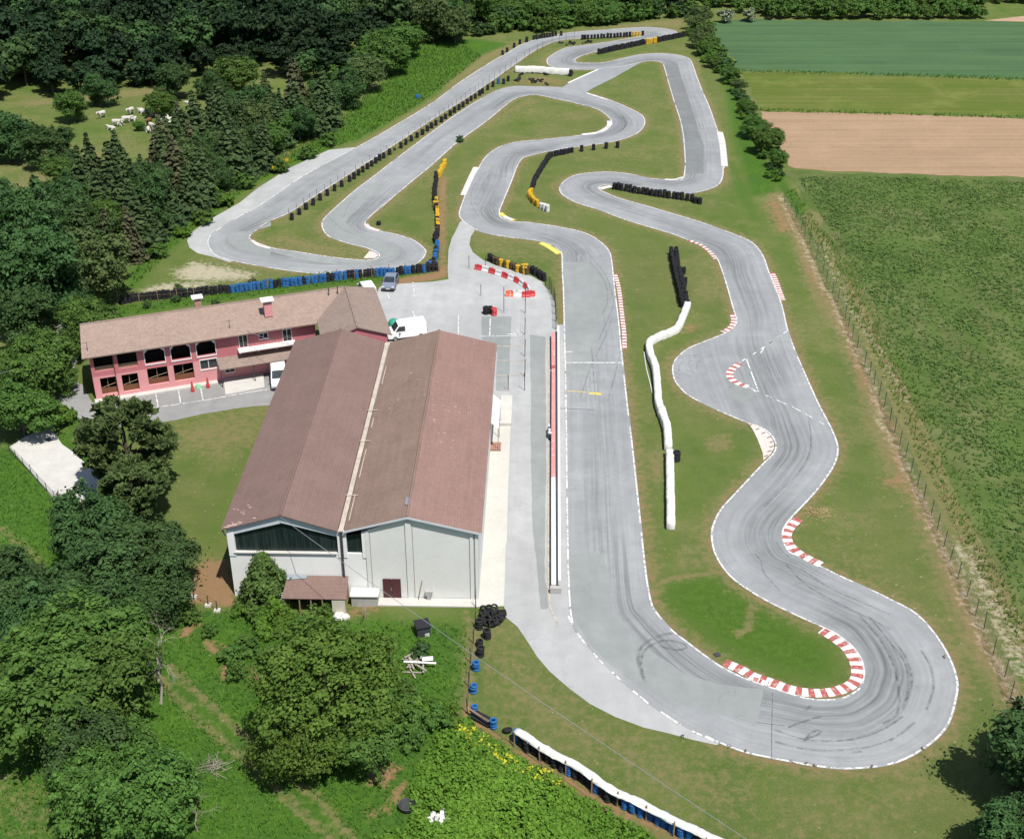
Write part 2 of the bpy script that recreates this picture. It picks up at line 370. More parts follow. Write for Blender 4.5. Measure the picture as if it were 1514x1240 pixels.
build_track()
# ---- other asphalt: runoff, link road, paddock and lane (sheets under the track)
RUN = [(523,218),(507.7,219.6),(486,222),(455,236),(425,250),(380,279),(354,300),(314,322.6),(288,340),(279,349),(276.8,356),(280,366),(292,374.5),(319,381),(340,388),(360,380),(330,350),(400,310),(470,265),(540,225)]
sheet('runoff', RUN, .012, ASPH_A)
sheet('link_road', [(878,97),(884,103),(862,113.5),(839.8,123.8),(832,129),(828,137),(850,142),(870,141),(867,136.5),(877,130.5),(909,114.5),(946,93.5),(957,87),(920,89)], .016, asphalt('link_asphalt', (.25,.26,.265), (.19,.2,.205), (.30,.31,.315), False))
sheet('runoff', T(1114,0,[(98,722),(112,735),(150,790),(168,860),(180,915),(168,935),(130,900)]) and [(1063,194),(1067,197),(1071,213),(1073,232),(1074.5,243),(1070,250),(1062,240)], .012, CONC)
PAD = [(745,893),(748,912),(765,926),(776,942),(794.6,971),(813,992.5),(840,1016),(872,1040),(909,1059),(951.6,1075),(986,1083),(1026,1093.6),(1060,1101),(1075,1090),(1000,1040),(900,960),(860,900),(845,700),(838,520),(833,480),
       (824,480),(819.5,446),(813,431),(802.6,417.5),(786.6,408.5),(760,400.5),(735,393),(715,385),(699,373),(694,362),(696,350),(702,341),(690,322),(684,326),(680,328.5),(673,343),(668,352),(663,370),(662,400),(663,413),(640,416.5),(592,419.5),(562,424),(553,440),(572,500),(600,560),(690,600),(735,760),(706,893)]
sheet('paddock', PAD, .008, ASPH_A)
LANE = [(440,520),(408,566),(396,540),(330,560),(240,576),(200,583),(150,592),(137,596),(131,588),(124,570),(108,560),(102,545),(107,520),(112,505),(104,492),(98,470),(104,452),(110,440),(104,436),(96,450),(88,470),(84,490),(92,512),(86,535),(82,560),(78,585),(92,598),(104,612),(120,625),(150,632),(190,629),(236,625),(290,614),(345,604),(400,598),(460,590)]
sheet('lane', LANE, .008, asphalt('lane_asphalt', (.235,.235,.23), (.17,.17,.165), (.30,.295,.285), False), jitter=.06)
sheet('pale_gravel', [(86,535),(97,505),(90,500),(84,488),(92,466),(101,466),(100,488),(109,500),(114,515),(112,540),(104,556),(92,560)], .012, plain('gravel', (.42,.40,.36), .95, .25, .7), smooth=True, jitter=.12)
# older / newer surfacing patches
for q_, (P, M) in enumerate([
 ([(982,96),(1001,94.5),(1022,156),(1040.5,217),(1040.5,257),(1013,257),(1011.5,234),(1005,178.5),(994,143.5)], asphalt('dark_asphalt', (.165,.175,.172), (.115,.122,.12), (.21,.222,.22), False)),
 (T(760,300,[(262,330),(420,330),(520,420),(548,520),(500,640),(480,790),(430,880),(400,980),(300,960),(282,700)]), ASPH_D),
 (T(760,600,[(380,790),(500,830),(540,1040),(612,1240),(312,1240),(300,1000),(298,860)])[:3]+T(760,910,[(560,0),(640,100),(760,195),(960,330),(1130,380),(1385,410),(1350,590),(1100,545),(830,460),(640,350),(500,240),(400,130),(335,0)])+T(760,600,[(306,1130),(300,1000),(298,860)]), ASPH_D),
 (T(380,0,[(640,1012),(726,1015),(610,1105),(545,1160),(490,1238),(366,1238),(392,1195),(470,1132),(545,1070)]), ASPH_D),
 (T(380,300,[(428,34),(478,60),(495,112),(560,170),(680,210),(790,250),(800,280),(770,310),(700,335),(560,350),(420,340),(250,318),(90,275),(0,262),(0,240),(200,270),(500,312),(610,318),(665,308),(678,290),(600,250),(400,190),(362,130)]), ASPH_D),
 (T(0,300,[(1503,130),(1400,160),(1300,160),(1265,195),(1270,220),(1330,260),(1503,300),(1503,250),(1430,225),(1388,200),(1395,175),(1503,105)]), ASPH_D),
 ([(756,440),(766,468),(752,700),(744,880),(747,895),(752,800),(757,640),(760,560)], ASPH_L),
 ([(712,468),(756,468),(752,578),(733,578),(735,520),(712,500)], ASPH_D),
 ([(784,495),(806,498),(808,640),(805,850),(812,900),(800,900),(786,760)], ASPH_D),
 (T(760,300,[(1185,1040),(1240,1010),(1300,1030),(1350,1055),(1290,1110),(1215,1090)]), ASPH_D),
]):
    sheet('asphalt_patch', P, .0215+.0003*q_, M, jitter=.03)
# ---- lines
lines = Acc(); edge = Acc()
def worn_runs(n, gap=.06, run=16):
    keep = np.ones(n, bool); i = 0
    while i < n:
        i += int(rng.exponential(run/.8)); k = int(rng.integers(1, 4))
        if rng.random() < .8: keep[i:i+k] = False
    return keep
def seg_range(a, b):
    return np.arange(SEG0[a], SEG0[b]) % NT
for E_, O_, rngs in ((EA, EB, [(2, 23), (23, 36), (0, 1)]), (EB, EA, [(0, 19), (19, 30), (31, 36)])):
    for a, b in rngs:
        idx = np.r_[seg_range(a, b), SEG0[b] % NT]; P = E_[idx]; inn = (O_[idx]-P); inn /= np.linalg.norm(inn, axis=1, keepdims=True)
        P = P+inn*.12; V, Fc = ribbon(P, .155, .028)
        keep = worn_runs(len(Fc)); edge.add(V, Fc[keep])
edge.build('road_marking', PAINT_W, kind='structure')
def line(pts, wid=.14, z=.0285, mat=None, acc=None, smooth=False):
    P = path(pts, .8, smooth); V, Fc = ribbon(P, wid, z); (acc or lines).add(V, Fc)
for d in T(760,910,[(302,0),(320,50),(352,98),(402,165),(440,207),(493,267),(545,312),(606,372),(660,417),(745,487),(815,533),(925,607),(988,640),(1130,705)]), :
    for i in range(0, len(d), 2): line(d[i:i+2], .17)
line(T(760,300,[(283,888),(604,888)]), .22); line(T(760,300,[(283,828),(325,828)]))
line(T(760,300,[(1290,865),(1360,1055)]), .15); line(T(760,300,[(1300,1022),(1360,1055)]), .15)
dl = T(760,300,[(1250,890),(1290,863),(1327,842),(1345,830),(1370,812),(1392,797),(1418,780),(1440,764),(1462,748),(1478,738)])
for i in range(0, len(dl)-1, 2): line(dl[i:i+2], .15)
d2 = T(1114,300,[(40,835),(62,800),(88,780),(112,765),(135,748),(152,738),(165,726),(185,714),(0,1045),(30,1055),(65,1068),(100,1082),(130,1095),(185,1120),(215,1132),(262,1158),(290,1172),(328,1195),(355,1210),(390,1230)])
for i in range(0, len(d2), 2): line(d2[i:i+2], .15)
# paddock and lane bay lines
for p in ([(610.5,417.5),(613,438)],[(573,434),(576,443)],[(610,460),(617,478)],[(678,465),(677.5,497)],[(725,470),(724,498)],[(711,497.5),(777,496)],[(747,494),(773,494)],
          T(0,300,[(866,1060),(878,1130)]),T(0,300,[(990,1035),(1005,1118)]),T(0,300,[(1112,1008),(1128,1098)]),T(0,300,[(745,1085),(752,1120)]),T(0,300,[(740,1142),(900,1132),(1150,1095),(1400,1050),(1490,1036)]),T(0,300,[(525,1120),(580,1140),(660,1145)])):
    line(p, .14)
lines.build('road_marking', PAINT_W, kind='structure')
ln = Acc()
for p in ([(735,512),(777,512)],[(734,533),(777,533)],[(733,555),(776,555)],[(811,505),(811.5,600),(811,760),(812,880),(817,905),(826,925)]): line(p, .16, acc=ln, smooth=len(p) > 2)
ln.build('road_marking', PAINT_O, kind='structure')
ln = Acc(); line(T(760,300,[(418,1057),(485,1062)]), .5, acc=ln); line(T(760,300,[(300,1045),(400,1052)]), .12, acc=ln); ln.build('road_marking', PAINT_Y, kind='structure')
ln = Acc(); line([(827,604),(879,606)], .12, .026, acc=ln); line(T(760,910,[(1436,430),(1432,600),(1430,800)]), .06, .026, acc=ln); line(T(760,910,[(1350,592),(1503,612)]), .06, .026, acc=ln); ln.build('road_joint', PAINT_D, kind='structure')
# ---- tyre marks: thin dark ribbons, partly rubbed away
bm_ = NB('skid_rubber', .85, .2); uvn = bm_.noise(bm_.world(), 1.6, 5, .75, .38, .68)
tr_ = bm_.n('ShaderNodeBsdfTransparent'); ms_ = bm_.n('ShaderNodeMixShader'); bm_.b.inputs['Base Color'].default_value = (.06, .062, .068, 1)
bm_.l(bm_.math('MULTIPLY', uvn, .42), ms_.inputs[0]); bm_.l(tr_.outputs[0], ms_.inputs[1]); bm_.l(bm_.b.outputs[0], ms_.inputs[2]); bm_.l(ms_.outputs[0], bm_.t.nodes['Material Output'].inputs[0])
SKID = bm_.m; sk = Acc(); zs = [.0255]
def skid(pts, wid=.16): 
    zs[0] += .00001; P = path(pts, .5); V, Fc = ribbon(P, wid, zs[0]); sk.add(V, Fc)
t3 = lambda p: T(760,910,p)
skid(t3([(735,375),(700,300),(690,220),(720,160),(800,115),(890,97),(930,118)]), .3)
skid(t3([(720,340),(705,260),(730,190),(800,145),(880,140),(950,160),(955,182),(890,190),(810,170)]), .25)
t4 = lambda p: T(1114,910,p)
for p in ([(590,0),(700,130),(770,260),(805,400),(800,540),(720,600)],[(640,0),(760,150),(840,260),(860,400),(830,520)],[(800,160),(850,240),(880,360),(850,470)],[(930,190),(985,290),(1000,400),(960,520)],[(110,630),(300,690),(520,690),(700,640),(830,560)],[(120,700),(320,745),(560,740),(760,690),(900,590)],[(280,700),(320,650),(378,632),(360,660),(300,680)],[(190,620),(300,580),(380,560)],[(290,525),(320,498)],[(550,760),(600,752)]): skid(t4(p), .22)
for p in ([(390,260),(480,360),(530,450),(552,560),(520,650),(470,760)],[(420,330),(500,430),(520,540),(490,620)],[(545,640),(500,760),(430,900),(370,1080)],[(590,830),(560,960),(520,1100)],[(430,800),(440,930),(452,1100)]): skid(T(760,300,p), .13)
for r in range(9):
    cx, cy = 985+rng.normal(0, 40), 925+rng.normal(0, 14); a = 60+r*9; b = 34+r*5
    skid(T(760,300,[(cx+a*math.cos(t)+40, cy+b*math.sin(t)) for t in np.linspace(1.6+rng.random(), 4.4+rng.random(), 9)]), .08)
for p in ([(600,640),(620,690),(590,730),(500,770),(380,800)],[(560,590),(600,640),(625,690),(590,735)]): skid(T(760,0,p), .14)
for p in ([(1230,1200),(1190,1130),(1200,1050),(1270,960),(1350,910)],[(1265,1080),(1255,1030),(1290,970)],[(480,1210),(520,1120),(600,1060)]): skid(T(380,0,p), .12)
for p in ([(1250,20),(1330,75),(1400,120)],[(1210,0),(1290,70),(1380,130),(1503,150)],[(380,60),(480,150),(600,190)],[(420,330),(600,340),(720,310),(780,285)]): skid(T(380,300,p), .12)
t6 = lambda p: T(1114,600,p)
for p in ([(0,820),(40,860),(60,930),(150,1030)],[(180,880),(300,1000),(480,1100),(640,1180),(760,1240)],[(260,900),(420,1010),(600,1090),(760,1160)],[(300,40),(320,200),(280,330),(150,470),(60,560)],[(130,760),(160,810),(200,840)]): skid(t6(p), .16)
tag(sk.build('tyre_marks', SKID), kind='structure')
# ================================================================== THE GROUND
def inside(P, poly):
    x, y = P[:, 0], P[:, 1]; r = np.zeros(len(P), bool); n = len(poly); j = n-1
    for i in range(n):
        xi, yi = poly[i]; xj, yj = poly[j]
        c = ((yi > y) != (yj > y)) & (x < (xj-xi)*(y-yi)/(yj-yi+1e-12)+xi); r ^= c; j = i
    return r
def segdist(P, poly, closed=True):
    best = np.full(len(P), 1e9); n = len(poly)
    for i in range(n if closed else n-1):
        a = np.array(poly[i]); b = np.array(poly[(i+1) % n]); ab = b-a
        t = np.clip(((P-a)@ab)/max(ab@ab, 1e-9), 0, 1); best = np.minimum(best, np.linalg.norm(P-(a+t[:, None]*ab), axis=1))
    return best
NX, NY = 520, 430
ys = np.r_[np.array([-2500, -600, -100, 0, 30]), 44*np.exp(np.linspace(0, math.log(440/44), NY)), np.array([520, 700, 1200, 3500])]
s_ = np.r_[np.array([-30, -8, -3, -1.4]), np.linspace(-1, 1, NX), np.array([1.4, 3, 8, 30])]
GY, GS = np.meshgrid(ys, s_, indexing='ij'); GX = GS*(.43*np.maximum(GY, 44)+11)
GV = np.stack([GX.ravel(), GY.ravel(), np.zeros(GX.size)], 1); G2 = GV[:, :2]
Z = {k: np.zeros(len(GV)) for k in ('dry', 'lush', 'dirt', 'sand', 'deep', 'mown')}
def zone(ch, pts, feather, val=1., world=False):
    poly = pts if world else [tuple(at(x, y))[:2] for x, y in pts]
    A = np.array(poly); lo, hi = A.min(0)-feather*2, A.max(0)+feather*2
    m = np.where(((G2 > lo) & (G2 < hi)).all(1))[0]; P = G2[m]
    d = segdist(P, poly); d[inside(P, poly)] *= -1
    Z[ch][m] = np.maximum(Z[ch][m], val*np.clip(.5-d/(2*feather), 0, 1))
def band(ch, pts, half, feather, val=1.):
    poly = [tuple(at(x, y))[:2] for x, y in pts]; A = np.array(poly); r = half+feather
    lo, hi = A.min(0)-r, A.max(0)+r; m = np.where(((G2 > lo) & (G2 < hi)).all(1))[0]
    d = segdist(G2[m], poly, False); Z[ch][m] = np.maximum(Z[ch][m], val*np.clip((half+feather-d)/feather, 0, 1))
kd = kdtree.KDTree(2*NT)
for i in range(NT):
    kd.insert((*EA[i], 0), i)
    kd.insert((*EB[i], 0), i+NT)
kd.balance()
near = np.where((GV[:, 1] > 40) & (GV[:, 1] < 400) & (np.abs(GV[:, 0]) < 120))[0]
D = np.full(len(GV), 99.)
for i in near: D[i] = kd.find(GV[i])[2]
Z['dry'] = np.maximum(Z['dry'], .75*np.clip(1-(D-.3)/1.7, 0, 1)); Z['dirt'] = np.maximum(Z['dirt'], .45*np.clip(1-(D-.1)/.8, 0, 1))
# lush unmown grass
zone('lush', [(500,216),(530,206),(600,168),(660,126),(712,84),(760,66),(700,58),(650,62),(600,66),(570,120),(520,165),(440,225),(380,265),(300,308),(240,350),(190,400),(180,430),(205,425),(230,390),(290,340),(370,278),(430,245)], 2.)
zone('lush', [(1068,120),(1082,190),(1100,260),(1108,290),(1150,288),(1150,260),(1120,215),(1098,160),(1070,95)], 2.)
zone('lush', [(0,660),(90,640),(130,600),(150,640),(140,720),(230,830),(280,900),(420,905),(520,915),(690,920),(690,960),(680,1040),(760,1110),(900,1200),(1000,1260),(-60,1260),(-60,660)], 2.)
zone('lush', [(170,455),(330,425),(480,400),(640,395),(640,412),(500,425),(330,448),(150,475),(110,470)], 1.2, .75)
zone('lush', [(100,612),(120,625),(150,632),(190,630),(150,660),(125,690),(95,640)], 1.)
zone('lush', [(1140,260),(1160,262),(1240,380),(1330,560),(1420,740),(1514,930),(1600,1200),(1500,1000),(1330,610),(1230,420),(1160,300)], 1., .85)
zone('deep', [(965,868),(1000,850),(1060,842),(1120,880),(1180,915),(1235,945),(1255,985),(1240,1012),(1190,1012),(1110,990),(1040,950),(985,910)], 2.6, .85)
zone('lush', [(1062,235),(1078,262),(1080,290),(1110,330),(1128,326),(1118,280),(1090,240)], 1.5, .6)
zone('deep', [(300,760),(330,700),(385,640),(350,760),(325,835),(290,820)], 3., .55); zone('deep', [(640,300),(600,320),(560,325),(600,340),(640,350)], 2., .3); zone('deep', [(560,200),(700,90),(640,160),(600,190)], 2, .0)
# dry grass
for p, f, v in [([(390,350),(430,348),(520,372),(545,376),(500,378),(430,366)], 2, .9), ([(640,345),(648,300),(652,262),(662,262),(660,300),(656,360)], 1, .9),
    ([(740,165),(700,190),(690,205),(720,190),(765,165),(800,150),(780,146)], 2, .8), ([(660,125),(712,82),(760,62),(775,60),(750,76),(690,112),(660,132)], 1.5, .9),
    ([(850,50),(900,38),(985,30),(1012,28),(1010,44),(970,39),(900,43)], 2, .8), ([(240,630),(395,603),(380,660),(300,670),(250,660)], 4, .8),
    ([(745,925),(800,985),(870,1050),(1000,1100),(1140,1150),(1080,1230),(900,1150),(740,1060),(700,1000),(700,900)], 3, .55), ([(1180,860),(1330,900),(1400,960),(1340,860),(1240,780)], 4, .45),
    ([(955,690),(985,640),(985,700),(965,722)], 1, .8), ([(1040,655),(1075,640),(1082,660),(1060,668)], 1, .9), ([(1000,820),(1050,790),(1060,830),(1020,850)], 2, .5),
    ([(900,130),(960,105),(985,140),(1000,200),(960,180)], 4, .35), ([(870,225),(960,215),(1000,250),(900,250)], 3, .3), ([(720,360),(800,370),(810,395),(740,385)], 2, .4),
    ([(0,290),(60,240),(120,230),(60,290),(30,330)], 4, .8), ([(110,230),(190,190),(200,220),(160,245)], 4, .6), ([(30,150),(240,128),(230,140),(40,158)], 1.5, .8),
    ([(0,1140),(60,1170),(80,1210),(60,1235),(0,1200)], 3, .7), ([(1150,1180),(1400,1150),(1300,1260),(1100,1260)], 4, .5), ([(690,900),(712,930),(700,1010),(695,1060),(680,1040),(688,960)], 1, .9),
    ([(1160,25),(1114,110),(1130,160),(1170,160),(1200,120)], 4, .5), ([(770,160),(850,155),(880,175),(840,195),(770,200)], 3, .3)]: zone('dry', p, f, v)
zone('sand', [(262,400),(285,388),(330,395),(375,405),(370,412),(300,415),(265,412)], 1.6, .95); zone('sand', [(212,426),(240,420),(265,418),(320,418),(300,425),(215,434)], 1., .8)
# bare soil
for p, f, v in [([(278,872),(300,828),(335,828),(350,892),(330,897),(285,890)], .8, 1), ([(560,426),(600,420),(662,410),(662,390),(655,395),(640,403),(580,413)], .6, .95), ([(645,260),(662,262),(660,400),(648,400)], .5, .6),
    ([(1130,300),(1150,290),(1175,340),(1150,345)], 1.5, .75), ([(1300,705),(1340,700),(1345,720),(1310,722)], 1, .7), ([(1183,757),(1212,752),(1222,760),(1200,768)], .4, .0),
    ([(264,935),(290,915),(295,922),(275,945)], .6, .9), ([(304,945),(330,955),(320,967),(305,962)], .6, .9), ([(325,985),(340,980),(338,1005),(326,1008)], .6, .8), ([(370,985),(390,995),(385,1020),(372,1005)], .7, .8),
    ([(530,1130),(555,1135),(580,1128),(590,1135),(570,1165),(560,1150),(548,1160)], .6, .9), ([(577,1170),(600,1155),(600,1165),(585,1188)], .5, .9), ([(540,1195),(580,1185),(575,1200),(545,1210)], .6, .6),
    ([(1010,480),(1035,478),(1030,492),(1005,495)], .6, .5), ([(690,1040),(720,1075),(760,1095),(755,1105),(700,1075),(680,1055)], .6, .8), ([(760,1100),(850,1150),(950,1205),(1040,1240),(1000,1245),(900,1205),(800,1150),(755,1115)], .8, .75),
    ([(510,900),(560,880),(600,890),(560,905),(515,915)], .8, .6), ([(745,122),(800,112),(850,120),(830,127),(760,125)], 1, .45), ([(130,590),(140,570),(155,600),(140,600)], .5, .0)]:
    if v: zone('dirt', p, f, v)
FENCE_R = [(1160,285),(1189,345),(1215,400),(1238,447),(1262,490),(1290,555),(1316,620),(1345,690),(1375,745),(1404,818),(1440,885),(1470,965),(1492,1000),(1520,1050)]
band('dirt', [(x-9+5*math.sin(k*2.3), y+4) for k, (x, y) in enumerate(FENCE_R)], .15, 1.4, .6); band('dry', [(x-13+6*math.sin(k*1.7), y+4) for k, (x, y) in enumerate(FENCE_R)], .5, 2.2, .8)
band('sand', [(x-7+4*math.sin(k*2.9), y+4) for k, (x, y) in enumerate(FENCE_R)], .05, 1.1, .42); band('sand', [(1215,360),(1245,430),(1262,455),(1300,520),(1340,590)], .2, 1.6, .3); band('sand', [(1420,810),(1450,860),(1475,905),(1495,950),(1510,990)], .3, 1.8, .45); band('dry', [(1200,320),(1290,500),(1400,730),(1514,960)], 1.0, 3, .7)
# wheel tracks in the long grass
for p in ([(250,985),(320,1050),(390,1110),(470,1180),(520,1235)],[(232,1000),(300,1070),(370,1130),(430,1185),(490,1240)],[(0,780),(60,830),(80,880)]): band('dry', p, .15, .7, .6)
band('dry', t6([(0,0),(0,0)]) and T(760,600,[(830,970),(1000,940),(1140,920)]), .1, .6, .8); band('dry', [(1108,870),(1114,900),(1105,930),(1090,938)], .1, .7, .7)
band('dry', [(950,215),(1012,300),(1000,250)], .1, .4, .2)
b = NB('meadow', .95, .1); co = b.world()
zc, za = b.attr('zone_a'); zd, zb = b.attr('zone_b')
n_l = b.noise(co, .035, 3, .55, .38, .62); n_m = b.noise(co, .22, 5, .65, .33, .67); n_s = b.noise(co, 1.3, 5, .75, .3, .7); n_f = b.noise(co, 5.5, 4, .8, .3, .7)
mow = b.noise(b.world((.9, .05, 1), .35), 1, 4, .6, .35, .65)
c = b.mix(n_m, (.090,.156,.033), (.172,.202,.068)); c = b.mix(b.math('MULTIPLY', n_l, .45), c, (.190,.182,.082)); c = b.mix(b.math('MULTIPLY', mow, .35), c, (.125,.195,.030))
def masked(ch, nz, k=.9):                           # edge of a zone broken up by noise
    x = b.math('ADD', ch, b.math('MULTIPLY', b.math('SUBTRACT', nz, .5), k)); r = b.n('ShaderNodeMapRange'); r.inputs[1].default_value = .25; r.inputs[2].default_value = .75
    b.l(x, r.inputs[0]); return b.math('MULTIPLY', r.outputs[0], b.math('GREATER_THAN', ch, .02))
n_d = b.noise(co, .09, 5, .72, .50, .66); c = b.mix(b.math('MULTIPLY', b.math('MULTIPLY', n_d, n_s), .75), c, (.30,.25,.125))
lush = b.mix(n_s, (.045,.120,.015), (.115,.225,.026)); lush = b.mix(b.math('MULTIPLY', n_m, .55), lush, (.055,.125,.030))
c = b.mix(masked(zc[1], n_s, .6), c, lush)
c = b.mix(masked(zd[0], n_s, .5), c, b.mix(n_s, (.062,.135,.018), (.110,.190,.032)))
c = b.mix(b.math('MULTIPLY', masked(zc[0], n_s, 1.), .85), c, b.mix(n_f, (.19,.165,.075), (.31,.26,.13)))
c = b.mix(masked(zc[2], n_s, .9), c, b.mix(n_f, (.25,.155,.085), (.40,.245,.14)))
c = b.mix(masked(zd[1], n_s, 1.), c, b.mix(n_f, (.38,.33,.23), (.62,.56,.44)))
n_ff = b.noise(co, 15, 3, .8, .3, .7); c = b.mix(b.math('MULTIPLY', n_ff, .45), c, b.mix(1., c, (.5,.52,.42), 'MULTIPLY'))
c = b.mix(b.math('MULTIPLY', n_f, .5), c, b.mix(1., c, (.42,.45,.35), 'MULTIPLY')); c = b.mix(b.math('MULTIPLY', n_s, .3), c, b.mix(1., c, (1.35,1.3,1.2), 'MULTIPLY'))
vd = b.n('ShaderNodeTexVoronoi'); vd.inputs['Scale'].default_value = .9; b.l(co, vd.inputs['Vector'])
spk = b.math('MULTIPLY', b.math('LESS_THAN', vd.outputs['Distance'], .09), b.math('MULTIPLY', n_l, .5)); c = b.mix(spk, c, (.42,.40,.25))
MEADOW = b.out(c); b.bump(n_ff, .6, .12)
i, j = np.meshgrid(np.arange(len(ys)-1), np.arange(len(s_)-1), indexing='ij'); a = (i*len(s_)+j).ravel()
m = np_mesh('ground', GV, np.stack([a, a+1, a+len(s_)+1, a+len(s_)], 1), MEADOW, {'zone_a': np.stack([Z['dry'], Z['lush'], Z['dirt'], np.ones(len(GV))], 1), 'zone_b': np.stack([Z['deep'], Z['sand'], Z['mown'], np.ones(len(GV))], 1)})
tag(link('ground', m), kind='structure')
# fields beyond the hedge
def field(name, pts, cols, rows, mat_name):
    b = NB(mat_name, .95, .1); co = b.world(); n1 = b.noise(co, .05, 4, .6); n2 = b.noise(co, 1.2, 5, .8, .3, .7)
    st_ = b.noise(b.world(rows, -.04), 1, 3, .6, .38, .62)
    c = b.mix(n1, cols[0], cols[1]); c = b.mix(b.math('MULTIPLY', st_, .8), c, cols[2]); c = b.mix(b.math('MULTIPLY', n2, .45), c, tuple(x*.6 for x in cols[0]))
    s3 = b.noise(b.world((rows[0]*.6, rows[1]*4, 1), -.04), 1, 2, .6, .45, .6); c = b.mix(b.math('MULTIPLY', s3, .4), c, tuple(x*.62 for x in cols[0]))
    wn = b.noise(co, .12, 5, .7, .5, .7); c = b.mix(b.math('MULTIPLY', wn, .4), c, tuple(x*1.35 for x in cols[1]))
    mt = b.out(c); b.bump(n2, .4, .1); return sheet(name, pts, .02, mt, jitter=.4)
field('wheat_field', [(1054,38),(1058,33),(1075,30),(1300,31),(1514,33.5),(1700,36),(1900,150),(1514,117),(1300,110),(1110,105),(1090,100),(1070,75),(1055,52)], [(.062,.125,.052),(.052,.100,.048),(.090,.155,.066)], (.02,.45,1), 'wheat')
field('grass_field', [(1095,107),(1300,112),(1514,119),(1900,150),(1900,215),(1514,173),(1300,168),(1125,163)], [(.105,.140,.026),(.150,.155,.045),(.080,.120,.018)], (.015,.7,1), 'mown_field')
field('ploughed_field', [(1122,164),(1300,169),(1514,175),(1900,210),(1900,320),(1514,263),(1300,256),(1170,249),(1150,215),(1135,190)], [(.325,.22,.135),(.28,.19,.12),(.36,.25,.16)], (.015,.6,1), 'ploughed_earth')
CROP = [(1163,254),(1300,258),(1514,265),(1900,320),(2300,1250),(1640,1250),(1530,960),(1430,745),(1340,575),(1270,440),(1210,330)]
field('crop_field', CROP, [(.075,.125,.028),(.135,.135,.058),(.068,.120,.024)], (.3,.06,1), 'crop_soil')
sheet('ploughed_field', [(1455,31),(1514,24),(1700,10),(1700,36),(1514,32.5)], .024, MATS.get('x') or plain('orchard_soil', (.36,.24,.16), .95, .2, .3))
# ================================================================== KERBS
def kerb(pts, wid, label, mats, pitch=.62, off=0., h=.05, cat='kerb', name='kerb'):
    P = path(pts, pitch/4); N = normals(P); V = []; Fc = []; mi = []
    n = len(P)
    for i in range(n):
        a = P[i]+N[i]*(off+wid/2); b2 = P[i]+N[i]*(off-wid/2)
        V += [(a[0], a[1], .006), (a[0], a[1], h*.45), (P[i][0]+N[i][0]*off, P[i][1]+N[i][1]*off, h), (b2[0], b2[1], h*.45), (b2[0], b2[1], .006)]
    for i in range(n-1):
        for k in range(4): Fc.append((i*5+k+5, i*5+k+6, i*5+k+1, i*5+k)); mi.append((i//4) % len(mats))
    m = bpy.data.meshes.new(name); m.from_pydata(V, [], Fc)
    for x in mats: m.materials.append(x)
    m.polygons.foreach_set('material_index', mi); m.update()
    return tag(link(name, m), label, cat, 'kerbs along the kart track')
KR = worn_paint('kerb_red', (.35, .085, .075), .60, (.42, .33, .29)); KW = worn_paint('kerb_white', (.62, .60, .57), .66, (.45, .43, .40))
KG = worn_paint('kerb_grey', (.5, .48, .46), .6, (.36, .35, .34)); KY = worn_paint('kerb_yellow', (.72, .55, .10), .66, (.6, .57, .48)); KP = worn_paint('kerb_pale', (.60, .50, .45), .6, (.5, .42, .38)); KD = worn_paint('kerb_slot', (.14, .13, .13), .66)
t32 = lambda p: T(760,300,p)
kerb(t32([(562,395),(583,480),(602,640),(612,730),(614,812)]), .55, 'long red and white kerb beside the start straight, on its grass side', [KR, KW], .42, h=.04)
kerb(t32([(968,208),(1012,222),(1050,241),(1090,275),(1120,312)]), .6, 'red and white kerb at the upper right bend, above the stacked tyre wall', [KR, KW], .45)
kerb(t32([(1434,390),(1452,430),(1470,480),(1492,540)]), .75, 'red and white kerb on the outer grass edge near the wire fence', [KR, KW], .38)
kerb(t32([(1213,617),(1222,645),(1218,672),(1195,700),(1158,718)]), .75, 'short red and white kerb curving round the grass corner right of the white barrier', [KR, KW], .45)
kerb(t32([(1255,893),(1215,920),(1198,950),(1210,980),(1250,1005),(1300,1022)]), .85, 'U shaped red and white kerb standing alone on the wide asphalt', [KR, KW], .5)
kerb(T(1114,600,[(250,628),(205,672),(185,715),(195,760),(235,805),(300,845),(375,882)]), .95, 'red and white kerb wrapped round the grass point beside the heap of cut grass', [KR, KW], .55)
kerb(t3([(1170,262),(1250,295),(1340,342),(1420,370),(1500,393)])[:-1]+t4([(0,340),(90,368),(200,407),(300,427),(400,428),(480,413),(545,383),(575,342),(572,280),(550,225),(520,182),(480,148),(430,112),(375,82)]), 1.0, 'long red and white kerb round the big grass hairpin', [KR, KW], .5, h=.06)
def fill_kerb(name, pts, label, mat, h=.045):
    P = [tuple(at(x, y))[:2] for x, y in pts]; return tag(MB().prism(P, .004, h).build(name, mat), label, 'kerb', 'kerbs along the kart track')
kb = fill_kerb('kerb', T(760,600,[(1300,95),(1345,108),(1385,128),(1420,162),(1443,200),(1444,235),(1425,268),(1385,303),(1382,262),(1350,180),(1325,130)]), 'broad pale kerb filling the bulge of grass left of the wide bend', KP)
sl_ = MB()
for p in T(760,600,[(1312,108),(1352,130),(1385,153),(1415,176),(1430,202),(1430,228),(1418,253),(1400,280)]):
    q = at(*p); sl_.box((q.x, q.y, .05), (.55, .16, .02), .6)
sl_.build('drain_slots', KD, kb)
kerb(T(760,0,[(1143,735),(1158,800),(1170,925)]), 1.1, 'long white ribbed kerb on the right edge of the far straight', [KW, KG], .4)
kerb(T(760,0,[(838,997),(890,998),(938,985)]), .5, 'white kerb at the foot of the far straight', [KW, KW, KG], .9)
kerb(T(760,0,[(378,748),(450,740),(500,722),(530,695),(528,672)]), .9, 'white segmented kerb at the tip of the oval grass island', [KW, KW, KG], 1.3)
